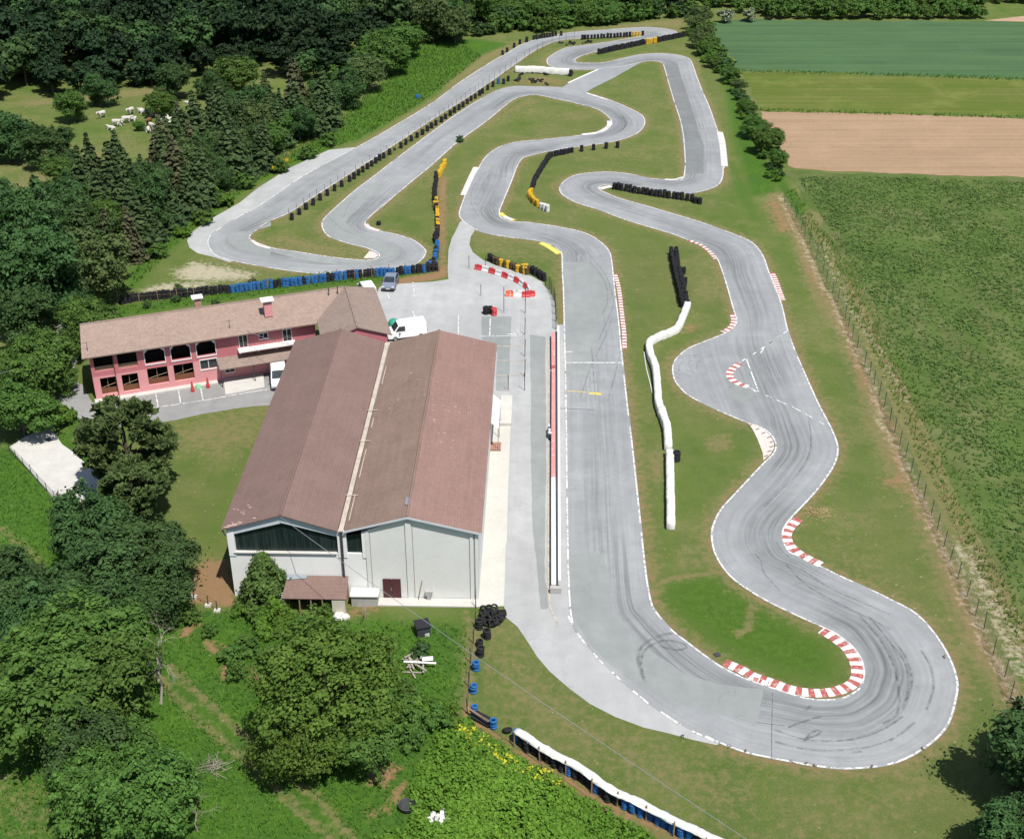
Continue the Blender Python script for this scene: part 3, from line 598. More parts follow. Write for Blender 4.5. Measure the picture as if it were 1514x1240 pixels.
kerb(T(760,0,[(478,1050),(500,1043),(540,1035)]), .9, 'short white kerb at the end of the black tyre wall', [KW], 1)
kerb(T(380,0,[(1216,930),(1180,1005),(1145,1085)]), .9, 'white ribbed kerb on the left of the dark snaking bend', [KW, KG], .45)
kerb(T(380,0,[(1352,1183),(1385,1208),(1430,1224)]), .7, 'short worn yellow kerb below the row of black tyres', [KY, KW], 1.8)
kerb(t32([(150,222),(200,248),(252,283)]), .9, 'yellow kerb at the top of the start straight', [KY], 1)
fill_kerb('kerb', T(380,300,[(592,308),(625,268),(650,275),(676,291),(655,308)]), 'pale concrete kerb at the tip of the dry grass wedge', KP)
kerb(T(380,300,[(605,118),(625,138),(680,155)]), .7, 'worn pale kerb at the bend beside a lone black tyre', [KP, KW], 1.2)
kerb(T(0,300,[(1503,252),(1440,236),(1400,208)]), .5, 'worn white kerb inside the far left hairpin', [KW, KP], 1.2)
kerb(T(760,0,[(405,518),(440,530),(520,555)]), .5, 'white kerb on the near side of the link road', [KW, KG], 1)
kerb(T(760,0,[(300,462),(380,425),(465,388)]), .5, 'white kerb along the left side of the short link road', [KW], 1)
# ================================================================== TYRES
def tyre_prof(z, r=.31, h=.21, rin=.17):
    return [(rin, z+.03), (r*.85, z+.005), (r, z+h*.25), (r, z+h*.75), (r*.85, z+h-.005), (rin, z+h-.03)]
def stack_mesh(name, mat, n=5, r=.31, h=.21, seg=12, jit=.02):
    mb = MB()
    for k in range(n): mb.lathe(tyre_prof(k*h, r, h)+[(.17, k*h+.02)], (random.uniform(-jit, jit), random.uniform(-jit, jit), 0), seg)
    mb.lathe([(.17, n*h-.18), (0.001, n*h-.19)], seg=seg); return mb.mesh(name, mat)
STK = {c: [stack_mesh('tyre_stack', m_, 5) for _ in range(3)] for c, m_ in (('k', RUBBER), ('b', BLUE), ('y', YEL), ('n', BROWN), ('w', WHT), ('r', REDP))}
CN = {'k': 'black', 'b': 'blue painted', 'y': 'yellow painted', 'n': 'dark brown', 'w': 'white plastic', 'r': 'red painted'}
def stack(px, py, c, label, group, s=1., lean=.03, z=0, sz=None):
    p = at(px, py); o = link('tyre_stack', random.choice(STK[c]), None, (p.x, p.y, z), random.random()*6.3)
    o.rotation_euler = (random.gauss(0, lean), random.gauss(0, lean), random.random()*6.3); k = s*random.uniform(.95, 1.06); o.scale = (k, k, (sz or k)*random.uniform(.94, 1.06))
    return tag(o, label, 'tyre stack', group)
def row(pts, pat, label, group, gap=.62, s=1., smooth=False, jit=.05, sz=None):
    P = path(pts, gap, smooth); n = len(P)
    for i, (x, y) in enumerate(P):
        c = pat(i/(n-1)) if callable(pat) else pat[i % len(pat)]
        p = (x+random.gauss(0, jit), y+random.gauss(0, jit)); o = link('tyre_stack', random.choice(STK[c]), None, (p[0], p[1], 0), 0)
        o.rotation_euler = (random.gauss(0, .04), random.gauss(0, .04), random.random()*6.3); k = s*random.uniform(.95, 1.06); o.scale = (k, k, (sz or k)*random.uniform(.9, 1.08))
        tag(o, label.format(c=CN[c]), 'tyre stack', group)
    return P
# single stacks with a fence between the two long straights
t21 = lambda p: T(380,0,p)
single = [(195,1222),(236,1193),(275,1164),(313,1140),(352,1113),(392,1087),(432,1061),(472,1037)]+[(515,1010),(540,995),(565,975),(590,957),(615,940),(638,925),(660,908),(682,893)]+[(705,880),(738,860),(800,824),(827,804),(858,785),(891,766),(921,750),(949,730),(971,713),(994,698),(1026,680),(1050,662),(1075,644),(1098,627),(1123,612),(1146,597),(1169,578),(1190,562),(1213,549),(1237,532),(1253,521),(1282,501),(1311,484),(1370,468),(1395,452)]
for p in t21(single): stack(*p, 'k', 'black tyre stack in the line between the two long straights', 'tyre stacks between the two long straights')
stack(*t21([(1342,466)])[0], 'b', 'single blue tyre stack at the far end of the line between the long straights', 'tyre stacks between the two long straights')
g = 'tyre stacks outside the far end of the back straight'
for p in t21([(1365,306),(1390,291),(1428,266),(1460,246),(1497,232)])+T(760,0,[(33,246),(72,235),(110,222),(125,220),(140,217),(155,214),(170,212),(185,210),(200,207),(215,204),(232,200),(262,200)]): stack(*p, 'k', 'black tyre stack along the outer edge of the back straight near the wood', g)
stack(*t21([(417,820)])[0], 'k', 'lone black tyre stack at the end of the runoff strip by the bank', 'lone tyre stacks')
# rows
t31 = lambda p: T(760,0,p)
row(t31([(378,222),(420,217),(540,212),(715,200)]), lambda f: 'y' if .82 < f < .97 else 'k', '{c} tyre stack in the thin row inside the topmost loop', 'tyre row inside the topmost loop', .8)
row(t31([(470,303),(560,283),(725,248),(790,238),(945,205)]), lambda f: 'y' if .55 < f < .66 else 'k', '{c} tyre stack in the long row below the topmost loop', 'tyre row below the topmost loop', .62, sz=1.15)
row(t31([(322,848),(270,860),(205,872),(180,900),(155,942),(130,985),(108,1025),(100,1060),(85,1098),(105,1125),(132,1147)]), lambda f: 'y' if f > .78 else 'k', '{c} tyre stack in the curved row inside the snaking bend', 'curved tyre row inside the snaking bend', .60, .95)
for p in t31([(152,1160),(168,1168),(186,1176)]): stack(*p, 'w', 'white plastic drum at the end of the curved yellow and black row', 'white drums')
for p in t31([(377,842),(442,834),(512,826),(575,822)]): stack(*p, 'k', 'lone black tyre stack beside a thin post right of the curved row', 'lone stacks beside posts', 1.05)
row(t31([(555,1050),(700,1078),(850,1100),(985,1118)]), 'k', 'black tyre stack in the straight row behind the tight right hairpin', 'straight row behind the right hairpin', .72, 1.1)
for p in t31([(1005,1128),(1030,1133)]): stack(*p, 'k', 'thick black tyre stack closing the right end of the straight row', 'end of the straight row', 1.3, sz=.9)
for dx in (-.3, .3):
    P = path(t32([(885,290),(897,370),(915,440),(932,520),(945,580)]), .62, False)
    for x, y in P:
        o = link('tyre_stack', random.choice(STK['k']), None, (x+dx, y, 0)); o.rotation_euler = (random.gauss(0, .05), random.gauss(0, .05), random.random()*6); o.scale = (1, 1, random.uniform(1, 1.25))
        tag(o, 'black tyre stack in the dense double row above the white barrier', 'tyre stack', 'double row above the white barrier')
for p in t32([(942,395),(950,452)]): stack(*p, 'k', 'black tyre stack leaning out of the dense double row on its right side', 'stacks beside the double row')
stack(*T(760,600,[(902,303)])[0], 'k', 'lone tyre stack touching the right side of the white barrier', 'lone tyre stacks', 1.3, sz=1.1)
stack(*T(380,300,[(677,122)])[0], 'k', 'lone low black tyre stack in the grass bay of the left loop', 'lone tyre stacks', 1.1, sz=.5)
# barrier behind the pink house: colours follow the photo
cols = [(0, .335, 'k'), (.335, .395, 'b'), (.395, .405, 'k'), (.405, .47, 'b'), (.47, .49, 'k'), (.49, .555, 'b'), (.555, .575, 'k'), (.575, .64, 'b'), (.64, .665, 'k'), (.665, .70, 'b'), (.70, .725, 'k'), (.725, .75, 'b'), (.75, .80, 'k'), (.80, .86, 'b'), (.86, .885, 'k'), (.885, .915, 'b'), (.915, 1.01, 'k')]
def pat(f):
    for a, b2, c in cols:
        if a <= f < b2: return c
BAR = T(0,300,[(675,562),(770,545),(1000,525),(1200,507),(1400,487)])+T(380,300,[(30,478),(240,456),(420,432),(620,410),(760,402),(920,385),(1000,378)])
row(BAR, pat, '{c} tyre stack in the long wall between the pink house and the left hairpin', 'tyre wall behind the pink house', .56, 1., sz=1.12)
row(T(380,300,[(930,388),(965,355),(990,330),(1000,250)]), 'bbkbkkb', '{c} tyre stack in the short wall rising from the corner by the paddock', 'corner tyre wall by the paddock', .6, 1.)
row(T(380,300,[(995,225),(985,205),(1005,190),(1003,100),(997,0)])+T(380,0,[(992,1170),(985,1100),(992,1040),(998,985)]), lambda f: 'k' if f < .1 or f > .62 else random.choice('ykyn'), '{c} tyre stack in the upright wall beside the strip of bare soil', 'tyre wall beside the bare soil strip', .62, .95)
row(T(380,0,[(1010,985),(1030,945),(1045,915)]), 'y', '{c} tyre stack in the bright yellow end of the wall left of the snaking bend', 'yellow end of the soil strip wall', .5, .95)
row(T(380,300,[(1290,322),(1310,328)])[:1]+T(380,300,[(1340,345),(1400,365),(1500,400)])+t32([(45,372),(100,392),(135,410)]), lambda f: ('k' if f < .08 or f > .85 else 'nyn'[int(f*24) % 3]), '{c} tyre stack in the row above the red and white barriers', 'tyre row above the red and white barriers', .62, 1.05)
for p in t32([(150,425),(168,432)]): stack(*p, 'k', 'black tyre stack at the right end of the yellow and brown row', 'end of the yellow and brown row', 1.05)
# loose tyres lying about at the far end
tyre1 = MB().lathe(tyre_prof(0)+[(.17, .03)], seg=14).mesh('tyre', RUBBER)
def loose(px, py, label, group, tilt=.25, z=0, s=1.):
    p = at(px, py); o = link('tyre', tyre1, None, (p.x, p.y, z)); o.rotation_euler = (random.gauss(0, tilt), random.gauss(0, tilt), random.random()*6); o.scale = (s, s, s); return tag(o, label, 'tyre', group)
for c_, n_ in (((40,420),5),((20,448),8),((100,410),3),((175,417),4),((128,455),14),((318,248),9),((410,237),9),((318,412),4),((262,243),2),((176,472),2)):
    for _ in range(n_):
        p = t31([(c_[0]+random.gauss(0, 5+n_), c_[1]+random.gauss(0, 3+n_*.25))])[0]; loose(*p, 'loose black tyre thrown on the grass inside the far loops', 'loose tyres inside the far loops', .5, .06+.12*random.random())
loose(*t21([(762,835)])[0], 'loose tyre lying in the line between the long straights', None, .9, .2)
# near pile by the concrete strip: every tyre its own object
c0 = [(205,130),(300,105),(330,170),(270,150),(230,180),(355,160),(380,155),(210,150),(250,210),(300,200),(340,200),(370,205),(180,180),(290,235),(330,235),(230,240),(255,130),(280,180),(318,150),(345,215),(215,205),(262,235),(300,165),(240,155),(310,225),(365,180),(200,225),(275,255),(310,255),(180,215)]
for k, (x, y) in enumerate(c0):
    loose(680+x/5.905, 880+y/5.905+3, 'worn black tyre in the heap at the end of the concrete strip', 'heap of tyres at the concrete strip', .75, .12+.5*random.random()*(1-abs(x-270)/160), 1.05)
def near_stack(px, py, n, mat, label, r=1.):
    p = at(px, py); t = thing('tyre_stack', label, 'tyre stack', (p.x, p.y, 0), 0, 'tyre stacks beside the fence near the hangar')
    me = MB().lathe(tyre_prof(0)+[(.17, .03)], seg=18).mesh('tyre', mat)
    for k in range(n):
        o = link('tyre', me, t, (random.gauss(0, .025), random.gauss(0, .025), k*.215*r)); o.scale = (r, r, r); o.rotation_euler = (random.gauss(0, .03), random.gauss(0, .03), random.random())
k5 = lambda x, y: (680+x/5.905, 880+y/5.905)
near_stack(*k5(170,285), 4, RUBBER, 'black tyre stack against the fence at the left of the tyre heap', 1.1)
near_stack(*k5(235,372), 4, RUBBER, 'tall black tyre stack just below the tyre heap', 1.1)
near_stack(*k5(170,440), 3, RUBBER, 'upper of the two touching black tyre stacks by the fence', 1.)
near_stack(*k5(178,525), 4, RUBBER, 'lower of the two touching black tyre stacks by the fence', 1.1)
near_stack(*k5(140,650), 4, BLUE, 'blue tyre stack by the fence under the overhead cable', 1.05)
near_stack(*k5(120,845), 4, BLUE, 'blue tyre stack midway down the fence', .95)
near_stack(*k5(128,1010), 3, BLUE, 'blue tyre stack at the fence corner behind the wooden plank', .9)
near_stack(*k5(290,1150), 4, BLUE, 'blue tyre stack at the lower end of the wooden plank', 1.)
loose(*k5(415,1195), 'black tyre leaning at the start of the white covered barrier', None, .25, .1, 1.25)
p = at(*k5(190,1085)); bx_ = MB().box((0, 0, .12), (2.0, .9, .25), -.65); tag(bx_.build('rubber_mat', RUBBER, None, (p.x, p.y, 0)), 'black rubber matting lying between the two lowest blue tyre stacks', 'mat')
# ================================================================== WHITE COVERED BARRIERS
def cover(pts, wid, h, label, skirt=.35, name='barrier_cover', stacks='k', grp=None, lump=.06):
    P = path(pts, .3); N = normals(P); n = len(P); V = []; Fc = []
    ph = np.cumsum(rng.normal(0, .25, n))
    prof = [(-.5, -skirt), (-.52, -.10), (-.36, .0), (0, .05), (.36, 0), (.52, -.10), (.5, -skirt)]; k = len(prof)
    wig = np.convolve(rng.normal(0, 1, n+8), np.ones(9)/9, 'valid')
    for i in range(n):
        for q, (a, z) in enumerate(prof):
            lz = rng.normal(0, lump*.35)+lump*math.sin(i*.9+q)*.5+lump*wig[i]*1.5
            x = P[i]+N[i]*(a*wid*(1+rng.normal(0, .03))+wig[i]*.08); V.append((x[0], x[1], max(.02, h+z*(1.0)+lz)))
    for i in range(n-1):
        for q in range(k-1): Fc.append((i*k+q, i*k+q+1, (i+1)*k+q+1, (i+1)*k+q))
    Fc.append(tuple(reversed(range(k)))); Fc.append(tuple((n-1)*k+q for q in range(k)))
    m = bpy.data.meshes.new(name); m.from_pydata(V, [], Fc); m.materials.append(SHEET); m.update(); m.polygons.foreach_set('use_smooth', [True]*len(m.polygons))
    return tag(link(name, m), label, 'barrier cover', 'white sheeting over tyre barriers')
W2 = t32([(962,582),(945,630),(918,698),(885,728),(812,758),(762,785),(748,815),(758,860),(778,920),(792,990),(796,1060),(802,1130),(822,1200)])+T(760,600,[(818,40),(835,100),(850,170),(856,250)])
cover(W2, .8, .88, 'white sheeting over the long crooked tyre barrier in the central grass', .82)
W3 = T(760,600,[(860,275),(864,350),(868,440),(866,520),(868,600),(870,690)])
cover(W3, .8, .85, 'white sheeting over the straight lower tyre barrier in the central grass', .8)
cover(t31([(8,402),(60,405),(150,408),(230,413),(305,418)]), .95, 1.35, 'white sheeting over the barrier at the far end of the two straights', 1.2)
stack(*t31([(315,425)])[0], 'k', 'black tyre stack at the right end of the far white barrier', 'lone tyre stacks', 1.3)
ch_ = MB(); P = path(t32([(722,830),(735,920),(755,1000),(768,1060)]), .5)
for i in range(len(P)-1): ch_.tube([(P[i][0], P[i][1], .06), (P[i+1][0], P[i+1][1], .06)], .06, 5)
tag(ch_.build('hose', WHT), 'thin pale pipe lying on the grass left of the crooked white barrier', 'pipe')
# lower barrier: stacks under a white cap, posts and wires
LB = T(760,910,[(10,700),(150,790),(290,868),(360,905),(440,960),(540,1030),(640,1075),(740,1125),(890,1200),(1010,1255),(1160,1330)])
row(LB, lambda f: 'b' if f < .03 or .28 < f < .32 or .42 < f < .45 or .56 < f < .86 else 'k', '{c} tyre stack under the white cap along the bottom edge', 'stacks under the white cap along the bottom', .64, 1.06)
P_ = [(x, y) for x, y in LB]; cover(P_, .74, 1.24, 'long white cap over the blue and black barrier along the bottom edge', .12)
# ================================================================== FENCES
def fence(name, posts, h, label, cat='fence', mat=DARKSTEEL, wires=5, r=.035, wmat=None, mesh=0, gap_posts=False, group=None):
    pts = [Vector(p) for p in posts]; t = thing(name, label, cat, pts[0], 0, group)
    pm = MB().tube([(0, 0, 0), (0, 0, h)], r, 6).mesh('post', mat)
    for p in pts: 
        o = link('post', pm, t, p-pts[0]); o.rotation_euler = (random.gauss(0, .02), random.gauss(0, .02), 0)
    wb = MB()
    for k in range(wires):
        z = h*(.08+.88*k/max(wires-1, 1))
        for a, b2 in zip(pts, pts[1:]):
            q = (a+b2)/2-pts[0]; wb.tube([a-pts[0]+Vector((0, 0, z)), q+Vector((0, 0, z-.015)), b2-pts[0]+Vector((0, 0, z))], .008, 3, cap=False)
    if mesh:
        for a, b2 in zip(pts, pts[1:]):
            n = max(1, int((b2-a).length/mesh))
            for k in range(n):
                q = a+(b2-a)*(k+.5)/n-pts[0]; wb.tube([q+Vector((0, 0, .05)), q+Vector((0, 0, h*.96))], .006, 3, cap=False)
    wb.build('wire_mesh', wmat or mat, t); return t
def along(pts, step, smooth=False): return [(x, y, 0) for x, y in path(pts, step, smooth)]
fence('wire_fence', [at(x, y) for x, y in T(1114,300,[(170,5),(208,40),(235,95),(265,150),(285,190),(312,230),(350,310),(385,390),(405,440),(440,500),(468,550),(510,640),(527,690),(550,750),(575,805),(618,905),(645,960),(670,1010),(698,1070),(727,1130)])+T(1114,600,[(757,90),(783,150),(812,220),(843,290),(875,370),(910,445),(945,520),(987,608),(1020,690),(1057,780),(1092,862),(1135,960),(1185,1060),(1232,1165),(1280,1240)])+T(1114,910,[(1330,218),(1395,338),(1425,460),(1470,560)])], 1.9, 'long green wire fence on dark posts between the track and the crop field', mat=DARKSTEEL, wires=9, wmat=GREENWIRE, mesh=.45)
fence('wire_fence', [at(x, y) for x, y in t21([(180,1222),(222,1195),(263,1165),(296,1142),(335,1116),(376,1090),(413,1065),(452,1040),(490,1016),(550,980),(590,950),(630,925),(690,890),(724,870),(770,840),(812,815),(843,793),(880,768),(910,748),(937,730),(960,715),(990,695),(1015,675),(1040,657),(1065,640),(1087,622),(1110,605),(1135,588),(1158,570),(1185,550),(1212,530),(1232,515),(1258,497),(1290,475),(1320,455),(1350,435),(1380,412),(1410,392),(1440,370)])+t31([(60,340),(85,322),(130,296),(160,278),(210,250),(250,232),(290,222),(335,215)])], 2.0, 'tall wire fence between the two long straights', wires=6, r=.03)
fence('wire_fence', [at(x, y) for x, y in T(0,300,[(660,560),(775,552),(880,545),(985,537),(1078,525),(1185,510),(1287,497),(1400,489)])+T(380,300,[(60,478),(155,465),(250,455),(350,445),(447,433),(545,424),(638,413),(735,405),(825,397),(918,388),(1010,382)])], 1.75, 'fence on thin posts in front of the blue and black tyre wall', mat=WOODP, wires=3, r=.045)
fence('wire_fence', [at(x, y) for x, y in T(760,910,[(2,728),(142,806),(288,886),(430,984),(572,1058),(733,1136),(885,1226),(1060,1314),(1160,1374)])], 1.5, 'post and wire fence in front of the white capped barrier along the bottom', mat=WOODP, wires=2, r=.055)
fence('wire_fence', [at(*k5(*q)) for q in ((148,-60),(140,110),(132,270),(118,420),(95,590),(80,800),(65,1030))], 1.6, 'dark post fence running down from the hangar corner past the blue tyre stacks', wires=4, r=.04)
pl = MB(); a, b2 = at(*k5(70,1040)), at(*k5(255,1160)); pl.tube([a+Vector((0, 0, .75)), b2+Vector((0, 0, .75))], .09, 4); tag(pl.build('plank', WOODP), 'wooden plank rail in front of the black rubber matting', 'plank')
fence('wire_fence', [at(x, y) for x, y in [(777,444),(776.5,463),(776,495),(776,527),(776,557),(775.8,577)]], 2.3, 'tall thin fence running down the paddock beside the orange bay lines', wires=3, r=.04)
for k, (x, y) in enumerate([(693.5,397),(718,396),(745,462),(711,437),(751.5,577)]):
    p = at(x, y); t = thing('steel_post', ['thin steel post at the left end of the red and white barriers', 'thin steel post behind the second red barrier', 'tall thin steel post in the middle of the paddock', 'short steel post left of the paddock barriers', 'steel post standing at the near left corner of the paddock bays'][k], 'post', p, 0, 'steel posts in the paddock')
    MB().tube([(0, 0, 0), (0, 0, (1.9, 1.9, 3.6, 1.6, 2.)[k])], .04, 6).build('pole', DARKSTEEL, t); MB().box((0, 0, .06), (.5, .35, .12)).build('base', CONC_D, t)
fence('wire_fence', [at(x, y) for x, y in t32([(175,460),(195,480),(208,505),(222,540),(228,580),(231,620),(232,660),(233,705)])], 1.9, 'black mesh fence between the paddock and the start straight', wires=10, mesh=.3, r=.045)
fence('wire_fence', [at(x, y) for x, y in T(0,300,[(780,300),(870,255),(930,215),(1010,150),(1075,100)])+T(380,0,[(-15,1010),(90,935),(170,880)])], 1.6, 'green wire fence along the foot of the conifer wood', mat=GREENWIRE, wires=5, r=.03)
for tip, base_ in (((96,949),(96,965)),((168,905),(168,920))):
    p = at(*t21([base_])[0]); t = thing('trackside_sign', 'small yellow board on the bank beside the conifer wood', 'sign', p, 0, 'yellow boards on the bank'); MB().tube([(0, 0, 0), (0, 0, .9)], .03, 5).build('post', DARKSTEEL, t); MB().box((0, 0, 1.0), (.6, .05, .55)).build('board', YEL, t)
fence('metal_fence', [at(x, y) for x, y in T(0,600,[(55,255),(92,295),(132,335),(172,375),(215,425),(262,475),(305,520),(340,560)])], 1.1, 'low dark metal fence along the white concrete yard', wires=5, mesh=.15)
tfe = thing('rail_fence', 'short fence on white footings in front of the red soil by the hangar', 'fence', at(287,888)); P = [at(x, y) for x, y in T(0,600,[(1078,1065),(1158,1110),(1208,1140)])]; q0 = at(287,888)
for p in P:
    MB().tube([(0, 0, 0), (0, 0, 1.15)], .05, 6).build('post', DARKSTEEL, tfe, p-q0); MB().box((0, 0, .1), (.55, .45, .2)).build('footing', CONC, tfe, p-q0)
wb = MB()
for z in (.4, .75, 1.1):
    for a, b2 in zip(P, P[1:]): wb.tube([a-q0+Vector((0, 0, z)), b2-q0+Vector((0, 0, z))], .012, 4)
wb.build('rail', DARKSTEEL, tfe)
# ================================================================== PIT WALL AND CONCRETE
t33 = lambda p: T(760,600,p)
pw = thing('pit_wall', 'long low pit wall, faded red upper half and white lower half', 'wall', at(815, 874))
q0 = at(815, 874)
PINK = worn_paint('faded_red_paint', (.60, .24, .22), .66, (.62, .50, .47))
def wallrun(name, a, b2, wid, h, mat, z0=0.):
    A, B = at(*a), at(*b2); d = B-A; mb = MB(); mb.box((0, 0, z0+(h-z0)/2), (d.length, wid, h-z0)); mid = (A+B)/2-q0; return mb.build(name, mat, pw, (mid.x, mid.y, 0), math.atan2(d.y, d.x))
wallrun('wall_section', (817.5, 499), (818, 548), .42, .75, PINK); wallrun('wall_section', (818.2, 553), (818, 713), .42, .74, PINK); wallrun('wall_section', (818, 714), (818.5, 873), .42, .75, WHT)
wallrun('guard_rail', (825.3, 492), (827, 870), .24, .95, WHT, .45)
fb = MB()
for f in np.linspace(0, 1, 26):
    A = at(825.3+1.7*f, 492+378*f)-q0; fb.box((A.x, A.y, .23), (.12, .12, .46))
fb.build('rail_post', CONC_D, pw)
A = at(821.5, 876)-q0; MB().box((A.x, A.y, .32), (1.0, .4, .64)).build('end_block', CONC_D, pw)
A = at(817.5, 551)-q0; MB().box((A.x, A.y, .3), (.36, .5, .6)).build('gate', REDP, pw)
sheet('pavement', [(706,897),(745,896),(746.5,850),(747.5,806),(749.5,800),(750.5,740),(754,653),(757.5,588),(726,588),(706,800)], .03, plain('pale_concrete', (.455, .44, .395), .9, .1, .35))
slab_ = at(80, 690)
def conc_slab(name, pts, h, label, cat, mat=CONC): return tag(MB().prism([tuple(at(x, y))[:2] for x, y in pts], .0, h).build(name, mat), label, cat)
conc_slab('concrete_yard', [(14,662),(40,645),(74,633),(80,640),(92,658),(112,672),(130,690),(155,705),(180,735),(150,745),(85,744)], .12, 'white concrete yard behind the pine on the left', 'yard', CONC)
p = at(77, 651); t = thing('drain_grate', 'small dark drain grate set in the white concrete yard', 'grate', (p.x, p.y, .12), .4); MB().box((0, 0, .03), (1.2, .6, .06)).build('frame', DARKSTEEL, t)
gb = MB(); [gb.box((-.45+.15*k, 0, .07), (.05, .5, .03)) for k in range(7)]; gb.build('bars', STEEL, t)
conc_slab('concrete_ramp', T(330,400,[(0,945),(360,925),(370,1050),(20,1118)], 6.05), .16, 'white concrete ramp in front of the pink house', 'ramp', CONC)
# ================================================================== THE HANGAR
AX = R_(-1.46)          # long axis, measured from +Y
hx, hy = Vector((math.cos(AX), math.sin(AX), 0)), Vector((-math.sin(AX), math.cos(AX), 0))
H0 = Vector((-2.95, 90.07, 0))          # front right wall corner
Wd, Ln, EV, RD = 21.75, 36.0, 7.25, 8.95
hg = thing('warehouse', 'large twin gabled hangar with brown metal roofs and pale grey walls', 'hangar', H0, AX)
def metal_roof(name, c1, c2, per, stain):
    b = NB(name, .62, .3); co = b.coord('Object'); f = b.noise(co, .35, 5, .65, .35, .65); s2 = b.noise(b.coord('Object', (3, .12, 1)), 1, 4, .7, .4, .65)
    wv = b.n('ShaderNodeTexWave'); wv.wave_type = 'BANDS'; wv.bands_direction = 'Y'; wv.inputs['Scale'].default_value = per; b.l(co, wv.inputs['Vector'])
    wx = b.n('ShaderNodeTexWave'); wx.bands_direction = 'X'; wx.inputs['Scale'].default_value = per*.55; b.l(co, wx.inputs['Vector'])
    c = b.mix(f, c1, c2); c = b.mix(b.math('MULTIPLY', s2, .22), c, stain); g = b.noise(co, 2.5, 5, .85, .48, .7); c = b.mix(b.math('MULTIPLY', g, .5), c, stain); g2 = b.noise(b.coord('Object', (1.2, 3, 1)), 3, 4, .8, .5, .68); c = b.mix(b.math('MULTIPLY', g2, .35), c, tuple(x*.55 for x in c1))
    c = b.mix(b.math('MULTIPLY', wv.outputs[1], .3), c, tuple(x*.5 for x in c1)); c = b.mix(b.math('MULTIPLY', b.math('GREATER_THAN', wx.outputs[1], .93), .3), c, tuple(x*.5 for x in c1))
    b.bump(wv.outputs[1], .5, .06); MATS[name] = b.out(c); return b.m
RF1 = metal_roof('smooth_metal_roof', (.176,.110,.092), (.212,.135,.113), 2.2, (.27,.19,.16)); RF2 = metal_roof('weathered_tile_roof', (.235,.155,.122), (.185,.126,.098), 2.4, (.34,.26,.205))
RF2B = metal_roof('red_tile_roof', (.265,.152,.126), (.22,.13,.108), 2.4, (.37,.26,.21))
WALLG = plain('grey_render', (.64,.64,.61), .9, .07, .35); WALLW = plain('white_render', (.74,.735,.71), .9, .06, .4); FASC = plain('grey_fascia', (.50,.54,.57), .8, .1, .6)
GUT = plain('pale_gutter', (.43,.37,.31), .8, .3, .8); DOORM = plain('brown_door', (.085,.030,.032), .6, .15, 2); POLY = NB('smoky_sheet', .3, .4)
_f = POLY.noise(POLY.coord('Object', (2.4, 1, .15)), 1.6, 3, .6, .45, .7); POLY = POLY.out(POLY.mix(POLY.math('MULTIPLY', _f, .5), (.010,.020,.020), (.05,.07,.065)))
x1, xm, x0 = 0., -11.85, -Wd; rr, rl = -6.0, -16.85   # local x: right wall, valley, left wall, two ridges
OH = .32
def gable_wall(y, xa, xb, xr, mat, name, z0=0., flip=1, th=.3, ea=EV, eb=EV, er=RD-.2):
    P = [(xa, z0), (xb, z0), (xb, eb), (xr, er), (xa, ea)]; mb = MB(); n = len(P); i = 0
    mb.v += [(p[0], y, p[1]) for p in P]+[(p[0], y+th, p[1]) for p in P]
    mb.f.append(tuple(range(n))); mb.f.append(tuple(n+k for k in reversed(range(n)))); mb.mi += [0, 0]
    for k in range(n): mb.f.append((k, n+k, n+(k+1) % n, (k+1) % n)); mb.mi.append(0)
    return mb.build(name, mat, hg)
ca = MB()                                               # right hall front, pilasters proud of it
gable_wall(0, xm+2.1, x1, rr, WALLG, 'wall', ea=EV-.05)
gable_wall(Ln-.3, x0, xm, rl, WALLG, 'wall'); gable_wall(Ln-.3, xm, x1, rr, WALLG, 'wall')
MB().box((x1-.15, Ln/2, EV/2), (.3, Ln-.7, EV)).build('wall', WALLG, hg); MB().box((x0+.15, Ln/2, EV/2), (.3, Ln-.7, EV)).build('wall', WALLW, hg)
MB().box(((x0+xm+2.1)/2, .15, 2.4), (xm+2.1-x0, .3, 4.8)).build('wall', WALLW, hg)    # left hall: low wall, dark glazing above
for px_, pw_ in ((x0+.3, .6), (xm-.15, .35), (xm+.3, .3), (xm+1.95, .3)): MB().box((px_, .1, 5.75), (pw_, .35, 2.7)).build('pillar', WALLW, hg)
def quadwall(name, P, y, th, mat):
    mb = MB(); n = len(P); mb.v += [(p[0], y, p[1]) for p in P]+[(p[0], y+th, p[1]) for p in P]; mb.f.append(tuple(range(n))); mb.f.append(tuple(n+k for k in reversed(range(n)))); mb.mi += [0, 0]
    for k in range(n): mb.f.append((k, n+k, n+(k+1) % n, (k+1) % n)); mb.mi.append(0)
    return mb.build(name, mat, hg)
quadwall('window', [(x0+.6, 4.82), (xm-.33, 4.82), (xm-.33, 6.5), (rl, 7.9), (x0+.6, 6.5)], .18, .06, POLY)
quadwall('window', [(xm+.46, 4.82), (xm+1.8, 4.82), (xm+1.8, 6.85), (xm+.46, 6.6)], .18, .06, POLY)
quadwall('fascia', [(x0, 6.55), (rl, 7.95), (xm+.1, 6.5), (xm+.1, 7.1), (rl, 8.8), (x0, 7.15)], -.06, .3, FASC)
sb = MB()
for k in range(13): sb.box((x0+.9+k*.72, .165, 5.75), (.025, .03, 1.85))
sb.build('glazing_bar', DARKSTEEL, hg); MB().box(((x0+xm)/2, .02, 4.83), (xm-x0-.9, .4, .06)).build('sill', CONC, hg)
for px_, pw_, ph_ in ((rr, .5, 8.3), (x1-.55, .28, 7.2), (x1-.12, .26, 7.2), (xm+2.25, .3, 7.2)): MB().box((px_, -.05, ph_/2), (pw_, .12, ph_)).build('pilaster', WALLG, hg)
